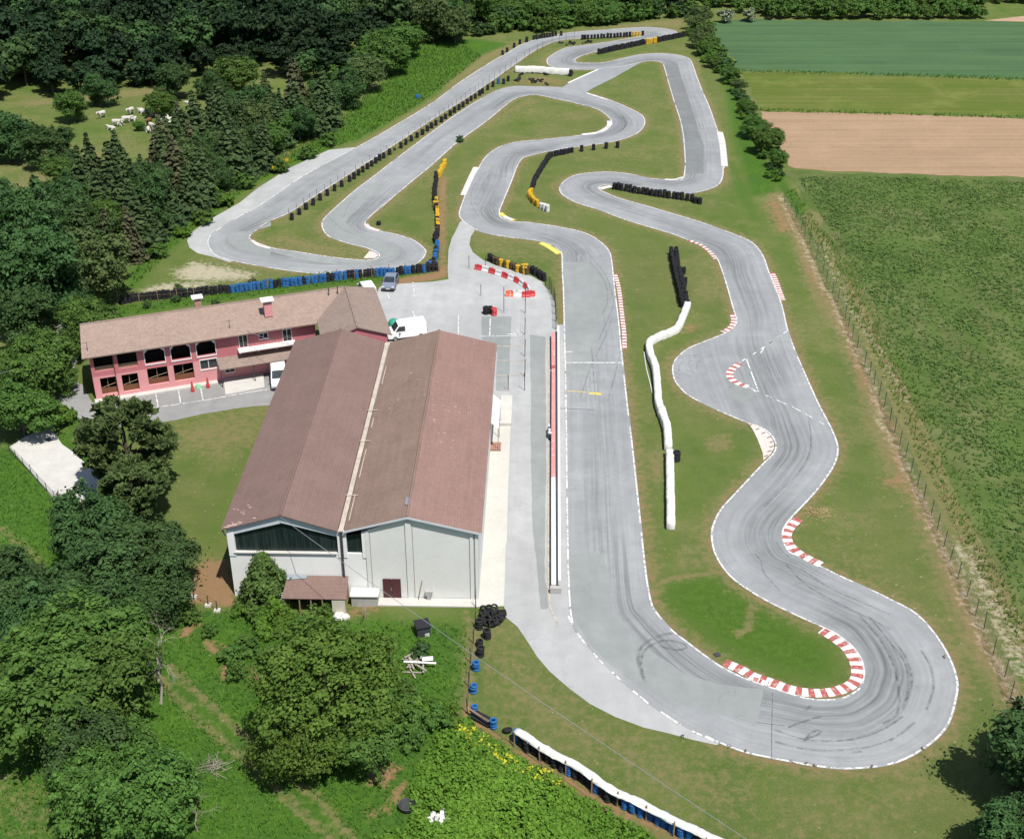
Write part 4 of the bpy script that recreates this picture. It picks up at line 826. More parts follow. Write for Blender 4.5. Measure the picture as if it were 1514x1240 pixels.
jb = MB(); [jb.box((rr+.36, -.02, 4.), (.05, .05, 7.9))]; [jb.box((x1-.33, -.02, 3.5), (.05, .05, 7.)), jb.box((xm+2.5, -.02, 3.5), (.05, .05, 7.))]; jb.build('joint', CONC_D, hg)
def slope(name, xa, za, xb, zb, mat, y0=-OH, y1=Ln+.2, nseg=1, th=.10):
    mb = MB(); mb.slab([(xa, y0, za), (xb, y0, zb), (xb, y1, zb), (xa, y1, za)], th); return mb.build(name, mat, hg)
e = .35
slope('roof', rr, RD, x1+.35, EV+.1, RF2B); slope('roof', xm+.35, EV+.12, rr-.01, RD, RF2)
slope('roof', rl, RD, xm-.2, EV+.12, RF1); slope('roof', x0-.4, EV+.08, rl-.01, RD, RF1)
cp_ = MB(); cp_.tube([(rr, -OH, RD+.0), (rr, Ln+.2, RD+.0)], .13, 6); cp_.build('ridge_cap', RF2, hg); MB().tube([(rl, -OH, RD), (rl, Ln+.2, RD)], .11, 6).build('ridge_cap', RF1, hg)
MB().box((xm+.07, Ln/2-.05, EV+.08), (.42, Ln+.55, .1)).build('gutter', GUT, hg)
gl = MB()
for ya, yb in ((1, 5), (8, 13), (17, 19), (26, 30)): gl.box((xm+.62, (ya+yb)/2, EV+.31), (.07, yb-ya, .05))
for yy in (5, 14.5, 20.5): gl.box((xm+.35, yy, EV+.36), (1.1, .07, .05))
gl.build('gutter_bracket', GUT, hg)
vb = MB(); vb.slab([(rr, -OH-.04, RD-.02), (x1+.38, -OH-.04, EV+.08), (x1+.38, -OH+.0, EV+.08), (rr, -OH+.0, RD-.02)], .18); vb.slab([(xm+.3, -OH-.04, EV+.1), (rr, -OH-.04, RD-.02), (rr, -OH, RD-.02), (xm+.3, -OH, EV+.1)], .18); vb.build('verge_board', FASC, hg)
MB().tube([(xm+.05, -.2, EV), (xm+.05, -.2, 2.4)], .09, 8).build('downpipe', DARKSTEEL, hg); pp = MB(); pp.tube([(x0-.3, -.2, EV), (x0-.1, -.2, EV-.55), (x0+.0, -.2, EV-.6)], .07, 8); pp.build('downpipe', DARKSTEEL, hg)
d = MB(); d.box((-8.05, -.07, 1.1), (.76, .06, 2.15)); d.box((-7.25, -.07, 1.1), (.76, .06, 2.15)); dr = d.build('door', DOORM, hg); MB().box((-7.72, -.13, 1.1), (.06, .06, .3)).build('handle', STEEL, dr)
wm = MB(); wm.box((-4.4, -.2, .8), (.62, .3, .42)); wm.box((-4.4, -.2, .3), (.34, .28, .6)); wm.build('meter_box', CONC_D, hg); MB().tube([(-5.35, -.35, .05), (-4.95, -.1, 2.1)], .035, 6).build('pole', WOODP, hg)
MB().box((-4.7, -.62, .06), (9.6, 1.1, .13)).build('apron_step', CONC, hg)
fx = MB()                                              # pale worn spots on the roofs, as small curled paint plates
def on_roof(x, xa, za, xb, zb): return za+(zb-za)*(x-xa)/(xb-xa)
PEEL = plain('peeled_paint', (.46,.34,.29), .8, .2, 3); pe = MB()
for k in range(60):
    if k < 26: x = x0-.2+abs(rng.normal(0, 1.2)); y = -.2+abs(rng.normal(0, .22)); z = on_roof(x, x0-.4, EV+.08, rl, RD)
    elif k < 34: x = x0+1+rng.normal(0, .5); y = 1.2+rng.random()*1.5; z = on_roof(x, x0-.4, EV+.08, rl, RD)
    else: x = -4.8+rng.normal(0, 1.9); y = 19+rng.normal(0, 4); z = on_roof(x, rr, RD, x1+.35, EV+.1)
    pe.box((x, y, z+.012), (.10+rng.random()*.3, .05+rng.random()*.06, .02))
pe.build('peeled_patch', PEEL, hg)
MB().box((rr-.12, 2.1, RD+.02), (.5, 1.1, .06)).build('repair_patch', plain('blue_grey_sheet', (.20,.21,.26), .6), hg)
# awning and things on the right side of the hangar
aw = thing('awning', 'white awning fixed to the right side of the hangar', 'awning', H0, AX); MB().slab([(.12, 25.2, 3.6), (.9, 25.2, 2.9), (.9, 31.4, 2.9), (.12, 31.4, 3.6)], .06).build('canopy', WHT, aw)
ab = MB(); [ab.tube([(.85, yy, 0), (.85, yy, 2.85)], .04, 6) for yy in (25.4, 28.3, 31.2)]; ab.build('post', STEEL, aw)
p = at(748, 609); sh_ = thing('concrete_platform', 'pale raised platform beside the white awning', 'platform', at(748, 609), AX); MB().box((0, 0, .2), (1.35, 6.4, .4)).build('slab', CONC, sh_)
p = at(733, 662); rt = thing('pallet_stack', 'low reddish wooden pallet on the concrete strip beside the hangar', 'pallet', p, AX); b_ = MB(); [b_.box((-.5+.2*k, 0, .28), (.14, 1.5, .04)) for k in range(6)]; b_.build('slats', plain('red_wood', (.38,.20,.15), .8), rt); b_ = MB(); [b_.box((0, yy, .13), (1.1, .12, .26)) for yy in (-.65, 0, .65)]; b_.build('bearers', WOODP, rt)
# lean-to shed in front of the hangar
def on_h(px, py, y):                                   # point on the vertical plane at local y of the hangar
    n = hy; P0 = H0+hy*y; d = ray(px, py); o = Vector((0, 0, HC)); t = (P0-o).dot(n)/d.dot(n); q = o+d*t; r = q-H0; return r.dot(hx), r.dot(hy), q.z
sx0, sx1 = -17.0, -11.35
sd = thing('lean_to_shed', 'small open shed with a brown sheet roof against the hangar front', 'shed', H0+hx*((sx0+sx1)/2)+hy*(-1.2), AX)
hw = (sx1-sx0)/2
MB().slab([(-hw, -1.3, 1.75), (hw, -1.3, 1.75), (hw-.1, 1.1, 2.45), (-hw+.2, 1.1, 2.45)], .07).build('roof', RF1, sd)
MB().slab([(-hw+.15, .55, 2.36), (-hw+1.9, .75, 2.42), (-hw+1.9, 1.08, 2.5), (-hw+.2, 1.08, 2.5)], .04).build('repair_sheet', plain('grey_sheet', (.22,.25,.28), .6), sd)
b_ = MB(); b_.box((0, 1.0, .9), (2*hw-.3, .08, 1.8)); b_.box((-hw+.15, -.1, .85), (.08, 2.1, 1.7)); b_.box((hw-.7, -1.15, .8), (1.2, .08, 1.6)); b_.build('wall', WOODP, sd)
b_ = MB(); [b_.box((x, -1.2, .85), (.1, .1, 1.7)) for x in (-hw+.15, -1.3, -.3, .7, hw-.1)]; b_.build('post', WOODP, sd)
b_ = MB(); b_.box((hw-.72, -1.22, .8), (1.15, .06, 1.55)); b_.build('door', plain('pale_board', (.5,.47,.38), .85), sd)
b_ = MB(); [b_.box((-hw-.1, -.9+.3*k, 1.3), (.3, .08, .04)) for k in range(4)]; b_.build('slat', WHT, sd)
tk = thing('storage_tank', 'white topped grey tank beside the lean-to shed', 'tank', H0+hx*(-10.0)+hy*(-.75), AX); MB().box((0, 0, .55), (2.3, 1.0, 1.1)).build('body', CONC_D, tk); b_ = MB(); b_.box((0, 0, 1.17), (2.5, 1.25, .12)); [b_.box((0, -.45+.3*k, 1.25), (2.4, .06, .05)) for k in range(4)]; b_.build('lid', WHT, tk)
# ================================================================== THE PINK HOUSE
PA = R_(20.1); O = at(143, 592); ux, uy = Vector((math.cos(PA), math.sin(PA), 0)), Vector((-math.sin(PA), math.cos(PA), 0))
def fp(px, py, v=0.):                                  # photo point -> (along the facade, height) on the plane v behind it
    d = ray(px, py); o = Vector((0, 0, HC)); P0 = O+uy*v; t = (P0-o).dot(uy)/d.dot(uy); q = o+d*t; return (q-O).dot(ux), q.z
PINKW = plain('pink_render', (.44,.15,.165), .9, .10, .6); PINKL = plain('light_pink_render', (.60,.27,.275), .9, .10, .6); TRIM = plain('white_trim', (.68,.66,.63), .8, .08, 2); INNER = plain('interior_shade', (.045,.035,.028), .95, .4, .8); WOODB = plain('brown_boards', (.16,.07,.035), .8, .3, 2)
def old_tiles(name, c1, c2, c3):
    b = NB(name, .85, .2); co = b.coord('Object'); f = b.noise(co, .45, 5, .75, .38, .62); g = b.noise(co, 2.2, 5, .85, .38, .62)
    wv = b.n('ShaderNodeTexWave'); wv.bands_direction = 'X'; wv.inputs['Scale'].default_value = 2.2; b.l(co, wv.inputs['Vector'])
    wy = b.n('ShaderNodeTexWave'); wy.bands_direction = 'Y'; wy.inputs['Scale'].default_value = 1.5; wy.inputs['Distortion'].default_value = .6; b.l(co, wy.inputs['Vector'])
    c = b.mix(f, c1, c2); c = b.mix(b.math('MULTIPLY', g, .6), c, c3); c = b.mix(b.math('MULTIPLY', wv.outputs[1], .25), c, tuple(x*.45 for x in c1)); c = b.mix(b.math('MULTIPLY', wy.outputs[1], .2), c, tuple(x*.5 for x in c1)); b.bump(wv.outputs[1], .6, .06)
    MATS[name] = b.out(c); return b.m
TILE = old_tiles('old_clay_tiles', (.315,.225,.18), (.255,.185,.152), (.43,.33,.27)); TILE2 = old_tiles('brown_clay_tiles', (.275,.205,.168), (.225,.17,.142), (.36,.28,.235))
ph = thing('farmhouse', 'long pink two storey house with brown tiled roof and open arches', 'house', O, PA)
s605 = lambda x, y: (100+x/6.05, 400+y/6.05); s606 = lambda x, y: (330+x/6.05, 400+y/6.05)
UL = fp(*s606(835, 640))[0]                            # length of the main facade, up to the gabled wing
HH, DEP = 5.85, 6.1; RZ = 7.5; RV0 = 4.6
def rect(f, x0, y0, x1, y1):
    q = [fp(*f(a, b)) for a, b in ((x0, y0), (x1, y0-(x1-x0)*.0), (x0, y1), (x1, y1))]; return q
ops = []                                               # openings as (u0,u1,z0,z1,kind) read from the photo
def op(f, c, kind):
    Q = [fp(*f(*p)) for p in c]; ops.append((min((Q[0][0]+Q[3][0])/2, (Q[1][0]+Q[2][0])/2), max((Q[0][0]+Q[3][0])/2, (Q[1][0]+Q[2][0])/2), (Q[2][1]+Q[3][1])/2, (Q[0][1]+Q[1][1])/2, kind))
op(s605, [(225,775),(400,755),(415,885),(245,905)], 'bay'); op(s605, [(440,750),(612,722),(630,858),(455,880)], 'bay')
op(s605, [(682,715),(855,690),(878,815),(695,840)], 'arch'); op(s605, [(918,685),(1085,655),(1105,785),(930,805)], 'arch'); op(s605, [(1145,650),(1310,622),(1330,748),(1160,770)], 'arch')
op(s605, [(290,965),(430,945),(455,1090),(310,1115)], 'low'); op(s605, [(482,935),(625,915),(648,1065),(502,1085)], 'low'); op(s605, [(708,880),(890,855),(912,1003),(730,1025)], 'low'); op(s605, [(945,845),(1120,822),(1140,968),(962,990)], 'low')
op(s605, [(1185,802),(1330,785),(1340,868),(1190,885)], 'win')
op(s606, [(138,582),(208,575),(220,680),(150,690)], 'door'); op(s606, [(320,565),(395,555),(398,600),(325,610)], 'win'); op(s606, [(530,532),(605,522),(612,628),(540,635)], 'door')
op(s606, [(12,828),(95,818),(100,900),(20,910)], 'pdoor'); op(s606, [(168,790),(245,780),(248,815),(170,822)], 'win'); op(s606, [(345,768),(420,758),(425,795),(348,800)], 'win')
MIDZ = 2.95; TW = .35
def facade(lo, hi, z0, z1, sel, mat, name):
    o2 = sorted([o for o in ops if o[2] >= z0-.4 and o[3] <= z1+.8 and sel(o)], key=lambda o: o[0]); mb = MB(); u = lo
    for o in o2:
        a, b2 = max(o[2], z0), min(o[3], z1)
        if o[0] > u: mb.box(((u+o[0])/2, TW/2, (z0+z1)/2), (o[0]-u, TW, z1-z0))
        if a > z0+.02: mb.box(((o[0]+o[1])/2, TW/2, (z0+a)/2), (o[1]-o[0], TW, a-z0))
        if b2 < z1-.02: mb.box(((o[0]+o[1])/2, TW/2, (b2+z1)/2), (o[1]-o[0], TW, z1-b2))
        u = o[1]
    mb.box(((u+hi)/2, TW/2, (z0+z1)/2), (hi-u, TW, z1-z0)); return mb.build(name, mat, ph)
mid = lambda o: (o[2]+o[3])/2
facade(0, UL, .0, MIDZ, lambda o: mid(o) < MIDZ, PINKL, 'wall'); facade(0, UL, MIDZ, HH, lambda o: mid(o) >= MIDZ, PINKW, 'wall')
MB().box((TW/2, DEP/2+TW/2, HH/2), (TW, DEP-TW, HH)).build('wall', PINKL, ph); MB().box((UL/2, DEP-TW/2, HH/2), (UL, TW, HH)).build('wall', PINKW, ph)
MB().box((UL/2, 2.8, HH/2), (UL-1, .2, HH-.3)).build('inner_wall', INNER, ph); MB().box((UL/2, 1.55, MIDZ-.12), (UL-1, 2.3, .2)).build('floor', INNER, ph)  # darkness inside the openings is painted into the wall and floor colour
gb = MB(); n_ = len(gb.v); gb.v += [(0.02, 0, HH-.05), (0.02, DEP, HH-.05), (0.02, RV0, RZ-.15)]; gb.f.append((0, 2, 1)); gb.mi.append(0); gb.build('gable', PINKL, ph)
GL = glass()
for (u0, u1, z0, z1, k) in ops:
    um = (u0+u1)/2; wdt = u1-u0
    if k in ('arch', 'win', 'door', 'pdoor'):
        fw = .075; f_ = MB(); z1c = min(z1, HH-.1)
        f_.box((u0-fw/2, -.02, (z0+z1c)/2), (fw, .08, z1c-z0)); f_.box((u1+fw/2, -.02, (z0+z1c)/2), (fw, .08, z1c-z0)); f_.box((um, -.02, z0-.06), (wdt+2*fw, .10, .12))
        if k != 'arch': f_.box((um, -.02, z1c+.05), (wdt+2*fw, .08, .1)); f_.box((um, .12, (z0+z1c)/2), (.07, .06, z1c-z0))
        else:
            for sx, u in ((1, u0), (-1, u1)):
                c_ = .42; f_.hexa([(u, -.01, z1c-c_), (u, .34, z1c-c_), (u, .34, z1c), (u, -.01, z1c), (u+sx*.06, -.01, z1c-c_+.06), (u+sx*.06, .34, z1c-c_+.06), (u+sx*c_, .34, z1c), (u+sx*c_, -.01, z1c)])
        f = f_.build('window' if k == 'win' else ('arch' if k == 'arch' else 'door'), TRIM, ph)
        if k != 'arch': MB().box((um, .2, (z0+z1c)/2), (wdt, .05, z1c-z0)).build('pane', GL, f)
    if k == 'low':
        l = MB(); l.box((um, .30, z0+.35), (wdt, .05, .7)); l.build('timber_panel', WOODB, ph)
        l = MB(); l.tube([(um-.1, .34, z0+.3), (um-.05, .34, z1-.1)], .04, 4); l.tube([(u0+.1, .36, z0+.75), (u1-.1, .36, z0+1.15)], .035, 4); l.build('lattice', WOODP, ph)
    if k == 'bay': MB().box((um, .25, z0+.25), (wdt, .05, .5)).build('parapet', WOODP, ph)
dp = MB(); u = fp(*s605(440, 1000))[0]; dp.tube([(u, -.1, .1), (u, -.1, HH)], .05, 6); dp.build('downpipe', plain('copper_pipe', (.14,.07,.05), .6), ph)
MB().box(((fp(*s605(1335, 960))[0]-.2)/2, -.35, .09), (fp(*s605(1335, 960))[0]+.2, .9, .18)).build('pavement_step', CONC, ph)
# balcony and porch
ub0, ub1 = fp(*s606(130, 720))[0], fp(*s606(640, 660))[0]; bz = fp(*s606(150, 690), 0)[1]-.1
bal = MB().box(((ub0+ub1)/2, -.55, bz), (ub1-ub0, 1.05, .16)).build('balcony', TRIM, ph)
bb = MB(); [bb.box((u, -.5, bz-.2), (.14, .8, .22)) for u in np.linspace(ub0+.2, ub1-.2, 4)]; bb.build('bracket', TRIM, bal)
rb = MB(); rb.tube([(ub0+.05, -1.02, bz+.95), (ub1, -1.02, bz+.95)], .02, 4); [rb.tube([(u, -1.02, bz+.08), (u, -1.02, bz+.95)], .012, 4) for u in np.arange(ub0+.1, ub1, .35)]; rb.build('railing', DARKSTEEL, bal)
up0, up1 = fp(*s605(1335, 800))[0], UL-.1; pz = 2.72
MB().slab([(up0, -1.9, pz-.35), (up1, -1.9, pz-.35), (up1, -.0, pz+.25), (up0, -.0, pz+.25)], .1).build('porch_roof', TILE2, ph)
pb = MB(); [pb.tube([(u, -1.8, 0), (u, -1.8, pz-.42)], .05, 6) for u in (up0+.1, (up0*2+up1)/3)]; pb.build('porch_post', DARKSTEEL, ph)
# roofs
WUX = (at(*s606(1195, 500), 7.2)-O).dot(ux)-.05
MB().slab([(-.75, -.75, HH-.02), (UL+2.5, -.75, HH-.02), (30.4, RV0, RZ), (-.35, RV0, RZ)], .14).build('roof', TILE, ph)
MB().slab([(-.35, RV0+.01, RZ), (30.4, RV0+.01, RZ), (34.0, DEP+.6, HH), (-.35, DEP+.6, HH)], .14).build('roof', TILE, ph)
MB().tube([(-.35, RV0, RZ), (30.3, RV0, RZ)], .12, 6).build('ridge_cap', TILE2, ph)
# gabled wing at the right end
wu0 = fp(*s606(812, 505), -1.2)[0]; 
q0 = at(*s606(1195, 500), 7.2); q1 = at(512, 425, 7.2); r0 = at(*s606(1495, 560), 5.95); l0 = at(*s606(835, 600), 5.95); r1 = at(*s606(1345, 150), 5.95)
lo_ = lambda q: ((q-O).dot(ux), (q-O).dot(uy))
WU, WV, RU, BV, ZR = 29.1, -6.8, 33.1, 4.55, 7.55; hw2 = 4.1
MB().slab([(WU, WV-.1, ZR), (RU, WV-.1, 5.95), (34.65, 6.73, 5.95), (30.5, BV, ZR)], .13).build('wing_roof', TILE2, ph); MB().slab([(WU-hw2, WV-.1, 5.95), (WU-.01, WV-.1, ZR), (30.49, BV, ZR), (30.5-hw2, BV, 5.95)], .13).build('wing_roof', TILE2, ph)
MB().tube([(WU, WV-.1, ZR), (30.5, BV, ZR)], .11, 6).build('ridge_cap', TILE2, ph)
wb_ = MB(); a, b2 = WU-hw2+.5, RU-.5; n_ = 5; P = [(a, 0), (b2, 0), (b2, 5.8), (WU, ZR-.17), (a, 5.8)]
wb_.v += [(p[0], WV+.12, p[1]) for p in P]+[(p[0]+1.4, BV-.6, p[1]) for p in P]; wb_.f += [tuple(range(5)), tuple(9-k for k in range(5))]+[(k, 5+k, 5+(k+1) % 5, (k+1) % 5) for k in range(5)]; wb_.mi += [0]*7; wb_.build('wing_wall', PINKW, ph)
for (px, py, base_, nm, sc_) in (((293, 453, 1, 'chimney', 1.)), (396, 457, 0, 'chimney', 1.15)):
    u, v = lo_(at(px, py, 7.4)); zb = 6.6
    c = MB().box((u, v, zb+.85), (.8*sc_, .7*sc_, 1.7)).build('chimney', PINKL if sc_ > 1 else plain('brick', (.36,.22,.17), .9), ph); b_ = MB(); b_.box((u, v, zb+2.02), (1.3*sc_, 1.1*sc_, .12)); [b_.box((u+dx, v, zb+1.83), (.12, .6, .26)) for dx in (-.42*sc_, .42*sc_)]; b_.build('cap', TRIM, c)
for px, py in ((486, 432), (499, 430)):
    u, v = lo_(at(px, py, 7.6)); MB().tube([(u, v, 7.2), (u, v, 8.2)], .06, 6).build('vent_pipe', DARKSTEEL, ph)
for px, py in (s605(180, 715), s606(60, 520)):
    u, v = lo_(at(px, py, 6.2)); b_ = MB(); b_.tube([(u, v, 6), (u, v, 7.3)], .03, 5); b_.tube([(u-.5, v, 7.2), (u+.5, v, 7.2)], .02, 4); b_.build('aerial', DARKSTEEL, ph)
for k, (px, py) in enumerate((s605(1120, 1080), s605(1258, 1045))):
    p = at(px, py); t = thing('folded_parasol', ['left of the two closed red parasols in the bays before the pink house', 'right of the two closed red parasols in the bays before the pink house'][k], 'parasol', p, 0, 'closed red parasols'); t.scale = (.8, .8, .78); MB().lathe([(.001, 1.75), (.10, 1.6), (.22, .5), (.30, .22), (.12, .2)], seg=10).build('canopy', REDP, t); MB().tube([(0, 0, 0), (0, 0, 1.85)], .03, 6).build('pole', STEEL, t); MB().lathe([(.3, 0), (.3, .08), (.05, .12)], seg=12).build('base', REDP, t)
p = at(*s605(1168, 1048)); tag(MB().lathe([(.001, .42), (.25, .38), (.38, .1), (.4, 0)], seg=10).build('flower_pot', plain('pale_green', (.22,.45,.25), .7), None, p), 'low pale green pot between the two closed red parasols', 'pot')
GRN = plain('green_plastic', (.01,.16,.06), .5, .15, 3, .4)
for k, (px, py) in enumerate((s606(228, 912), s606(312, 900))):
    p = at(px, py); t = thing('waste_bin', ['left green wheeled bin by the pink house wall', 'right green wheeled bin by the pink house wall'][k], 'bin', p, PA, 'green bins by the pink house')
    MB().box((0, 0, .55), (.62, .7, .95), taper=1.12).build('body', GRN, t); MB().box((0, -.03, 1.07), (.74, .82, .1)).build('lid', GRN, t); b_ = MB(); [b_.lathe([(.001, -.04), (.1, -.04), (.1, .04), (.001, .04)], (dx, .3, .1), 10, axis='x') for dx in (-.25, .25)]; b_.build('wheel', RUBBER, t)
p = at(582, 482); gt = thing('garden_tarp', 'green tarpaulin covered mound beside the white van', 'tarp', p); gt.scale = (.85, .85, .75); MB().lathe([(.9, 0), (.85, .5), (.7, .95), (.4, 1.25), (.001, 1.35)], seg=12).build('sheet', plain('sea_green_tarp', (.03,.26,.17), .6, .15, 2), gt, smooth=True); MB().box((.7, -.2, .35), (.7, .5, .7)).build('crate', DARKSTEEL, gt)
# ================================================================== VEHICLES
def vehicle(name, label, cat, loc, rz, prof, wid, body_mat, glass_spec, wheels, rim=.2, r=.32, extra=None, group=None):
    """prof: side outline (x forward, z) counter-clockwise; lofted with the roof narrower than the sills"""
    t = thing(name, label, cat, loc, rz, group); zmax = max(p[1] for p in prof)
    def hw_(z, k=1.): return wid/2*(1-.16*max(0, (z-.85)/(zmax-.85)))*k
    mb = MB(); n = len(prof); yy = [(-1, 1.), (-.93, .985), (0, 0), (.93, .985), (1, 1.)]
    rings = [[(x, s*hw_(z), z) for x, z in prof] for s in (-1, -.9, 0, .9, 1)]
    for k, rg in enumerate(rings):
        sh = .045 if k in (0, 4) else 0
        for x, y, z in rg: mb.v.append((x*(1-sh*.35), y, z-(sh if z > zmax*.6 else 0)))
    for k in range(4):
        for j in range(n): a = k*n+j; b2 = k*n+(j+1) % n; mb.f.append((a, b2, b2+n, a+n)); mb.mi.append(0)
    mb.f.append(tuple(range(n))); mb.f.append(tuple(4*n+k for k in reversed(range(n)))); mb.mi += [0, 0]
    m = mb.build('body', body_mat, t)
    for nm, pts in glass_spec:
        g = MB()
        if nm in ('windscreen', 'rear_window'):
            (xa, za), (xb, zb) = pts; o = .015 if nm == 'windscreen' else -.015; o *= (1 if xa > xb or nm == 'windscreen' else 1)
            g.face([(xa+o, -hw_(za)*.88, za+.02), (xa+o, hw_(za)*.88, za+.02), (xb+o, hw_(zb)*.86, zb+.02), (xb+o, -hw_(zb)*.86, zb+.02)]); g.build(nm, glass(), t)
        else:
            for s in (-1, 1):
                g = MB(); P = [(x, s*(hw_(z)+.008), z) for x, z in pts]; g.face(P if s < 0 else P[::-1]); g.build('side_window', glass(), t)
    for x in wheels:
        for s in (-1, 1):
            wv = MB().lathe([(rim, -.1), (r*.9, -.11), (r, -.07), (r, .07), (r*.9, .11), (rim, .1)], (0, 0, 0), 16, axis='y').build('wheel', RUBBER, t, (x, s*(wid/2-.09), r)); MB().lathe([(.001, .08*s), (rim*.7, .095*s), (rim, .085*s), (rim, -.05*s)], (0, 0, 0), 14, axis='y').build('rim', STEEL, wv)
    if extra: extra(t, hw_)
    return t
LAMP = plain('lamp_glass', (.7,.7,.68), .2, .05, 3, .6); REDL = plain('red_lamp', (.35,.02,.02), .3, .1, 3, .5)
def car_extra(xf, xr, zl, plate=True):
    def f(t, hw_):
        for s in (-1, 1):
            MB().box((xf-.05, s*hw_(.7)*.78, zl), (.14, .36, .16)).build('headlight', LAMP, t); MB().box((xr+.03, s*hw_(.8)*.84, zl+.1), (.10, .2, .32)).build('tail_light', REDL, t); MB().box((xf-1.45, s*(hw_(1)+.1), 1.02), (.14, .2, .14)).build('mirror', DARKSTEEL, t)
        MB().box((xf+.01, 0, .42), (.1, hw_(.4)*1.8, .2)).build('bumper', DARKSTEEL, t); MB().box((xf+.07, 0, .48), (.02, .5, .11)).build('number_plate', WHT, t)
    return f
SILV = plain('blue_grey_paint', (.17,.20,.26), .3, .08, 2, .5)
vehicle('parked_car', 'blue grey hatchback parked alone at the top of the paddock', 'car', at(577.5, 423), R_(-95), [(2.0,.35),(2.05,.62),(1.95,.82),(1.0,1.0),(.25,1.48),(-.9,1.52),(-1.65,1.30),(-1.95,.92),(-2.0,.35)], 1.74, SILV,
    [('windscreen', ((1.0,1.0),(.25,1.48))), ('rear_window', ((-1.95,.95),(-1.62,1.30))), ('side', [(.85,1.0),(.2,1.42),(-.9,1.45),(-1.5,1.25),(-1.5,1.0)])], (1.25, -1.25), extra=car_extra(2.0, -2.0, .72))
VANP = plain('white_van_paint', (.72,.73,.74), .35, .04, 2, .5)
van_prof = [(2.55,.4),(2.6,.75),(2.45,1.05),(1.75,1.25),(1.15,2.0),(.7,2.18),(-2.3,2.2),(-2.42,2.0),(-2.5,.4)]
van_gl = [('windscreen', ((1.75,1.25),(1.15,1.98))), ('rear_window', ((-2.47,1.3),(-2.43,1.9))), ('side', [(1.6,1.25),(1.1,1.88),(.35,1.88),(.35,1.25)])]
v1 = vehicle('parked_van', 'white van parked between the hangar roof and the house gable', 'van', at(601.5, 497.5), R_(180+17), van_prof, 1.95, VANP, van_gl, (1.65, -1.6), extra=car_extra(2.52, -2.48, .85), group='white vans')
vehicle('parked_van', 'white van parked by the ramp before the pink house', 'van', at(413, 563), R_(-78), van_prof, 1.95, VANP, van_gl, (1.65, -1.6), extra=car_extra(2.52, -2.48, .85), group='white vans')
vehicle('parked_van', 'white van showing its roof behind the house ridge', 'van', at(543, 436.5), R_(110), [(2.1,.4),(2.15,.75),(2.0,1.0),(1.3,1.15),(.7,1.8),(.3,1.9),(-1.9,1.92),(-2.0,1.75),(-2.05,.4)], 1.85, VANP, [('windscreen', ((1.3,1.15),(.7,1.78))), ('rear_window', ((-2.02,1.2),(-1.98,1.7))), ('side', [(1.2,1.15),(.65,1.68),(-.2,1.68),(-.2,1.15)])], (1.3, -1.3), extra=car_extra(2.07, -2.03, .8), group='white vans')
# motorbike at the pit wall
mbk = thing('motorbike', 'white racing motorbike parked against the pit wall', 'motorbike', at(812.3, 645), R_(-88))
for nm, x in (('front_wheel', .68), ('rear_wheel', -.66)):
    wv = MB(); P = [(.29*math.cos(a), 0, .29*math.sin(a)) for a in np.linspace(0, 2*math.pi, 20)]; wv.tube(P, .065, 8, cap=False); o = wv.build(nm, RUBBER, mbk, (x, 0, .33)); MB().lathe([(.001, .03), (.22, .02), (.22, -.02), (.001, -.03)], (0, 0, 0), 14, axis='y').build('rim', DARKSTEEL, o)
def lump(name, secs, mat, par):                       # lofted body along x from (x, zc, half height, half width)
    mb = MB(); k = 10
    for x, zc, hh, hw in secs:
        for j in range(k): t = 2*math.pi*j/k; mb.v.append((x, hw*math.sin(t), zc+hh*math.cos(t)))
    for i in range(len(secs)-1):
        for j in range(k): a = i*k+j; b2 = i*k+(j+1) % k; mb.f.append((a, b2, b2+k, a+k)); mb.mi.append(0)
    mb.f.append(tuple(range(k))); mb.f.append(tuple((len(secs)-1)*k+j for j in reversed(range(k)))); mb.mi += [0, 0]; return mb.build(name, mat, par, smooth=True)
lump('fairing', [(.80,.80,.03,.03),(.62,.78,.16,.17),(.40,.68,.27,.23),(.12,.58,.26,.20),(-.1,.5,.16,.14)], VANP, mbk); lump('fuel_tank', [(.3,.88,.05,.1),(.1,.90,.12,.17),(-.12,.84,.1,.12)], VANP, mbk)
lump('seat', [(-.1,.82,.05,.11),(-.4,.82,.05,.13),(-.6,.88,.05,.1)], DARKSTEEL, mbk); lump('tail', [(-.5,.88,.07,.1),(-.8,.95,.06,.08),(-.98,1.0,.02,.03)], VANP, mbk); lump('engine', [(.25,.4,.16,.14),(-.1,.38,.18,.16),(-.3,.36,.1,.1)], DARKSTEEL, mbk)
b_ = MB(); [b_.tube([(.68, s*.09, .33), (.45, s*.09, .95)], .025, 6) for s in (-1, 1)]; b_.build('fork', STEEL, mbk); b_ = MB(); b_.tube([(.40, -.32, .94), (.46, 0, .96), (.40, .32, .94)], .018, 6); b_.build('handlebar', DARKSTEEL, mbk); MB().tube([(-.15, -.14, .35), (-.6, -.17, .45), (-.85, -.17, .6)], .045, 8).build('exhaust', STEEL, mbk)
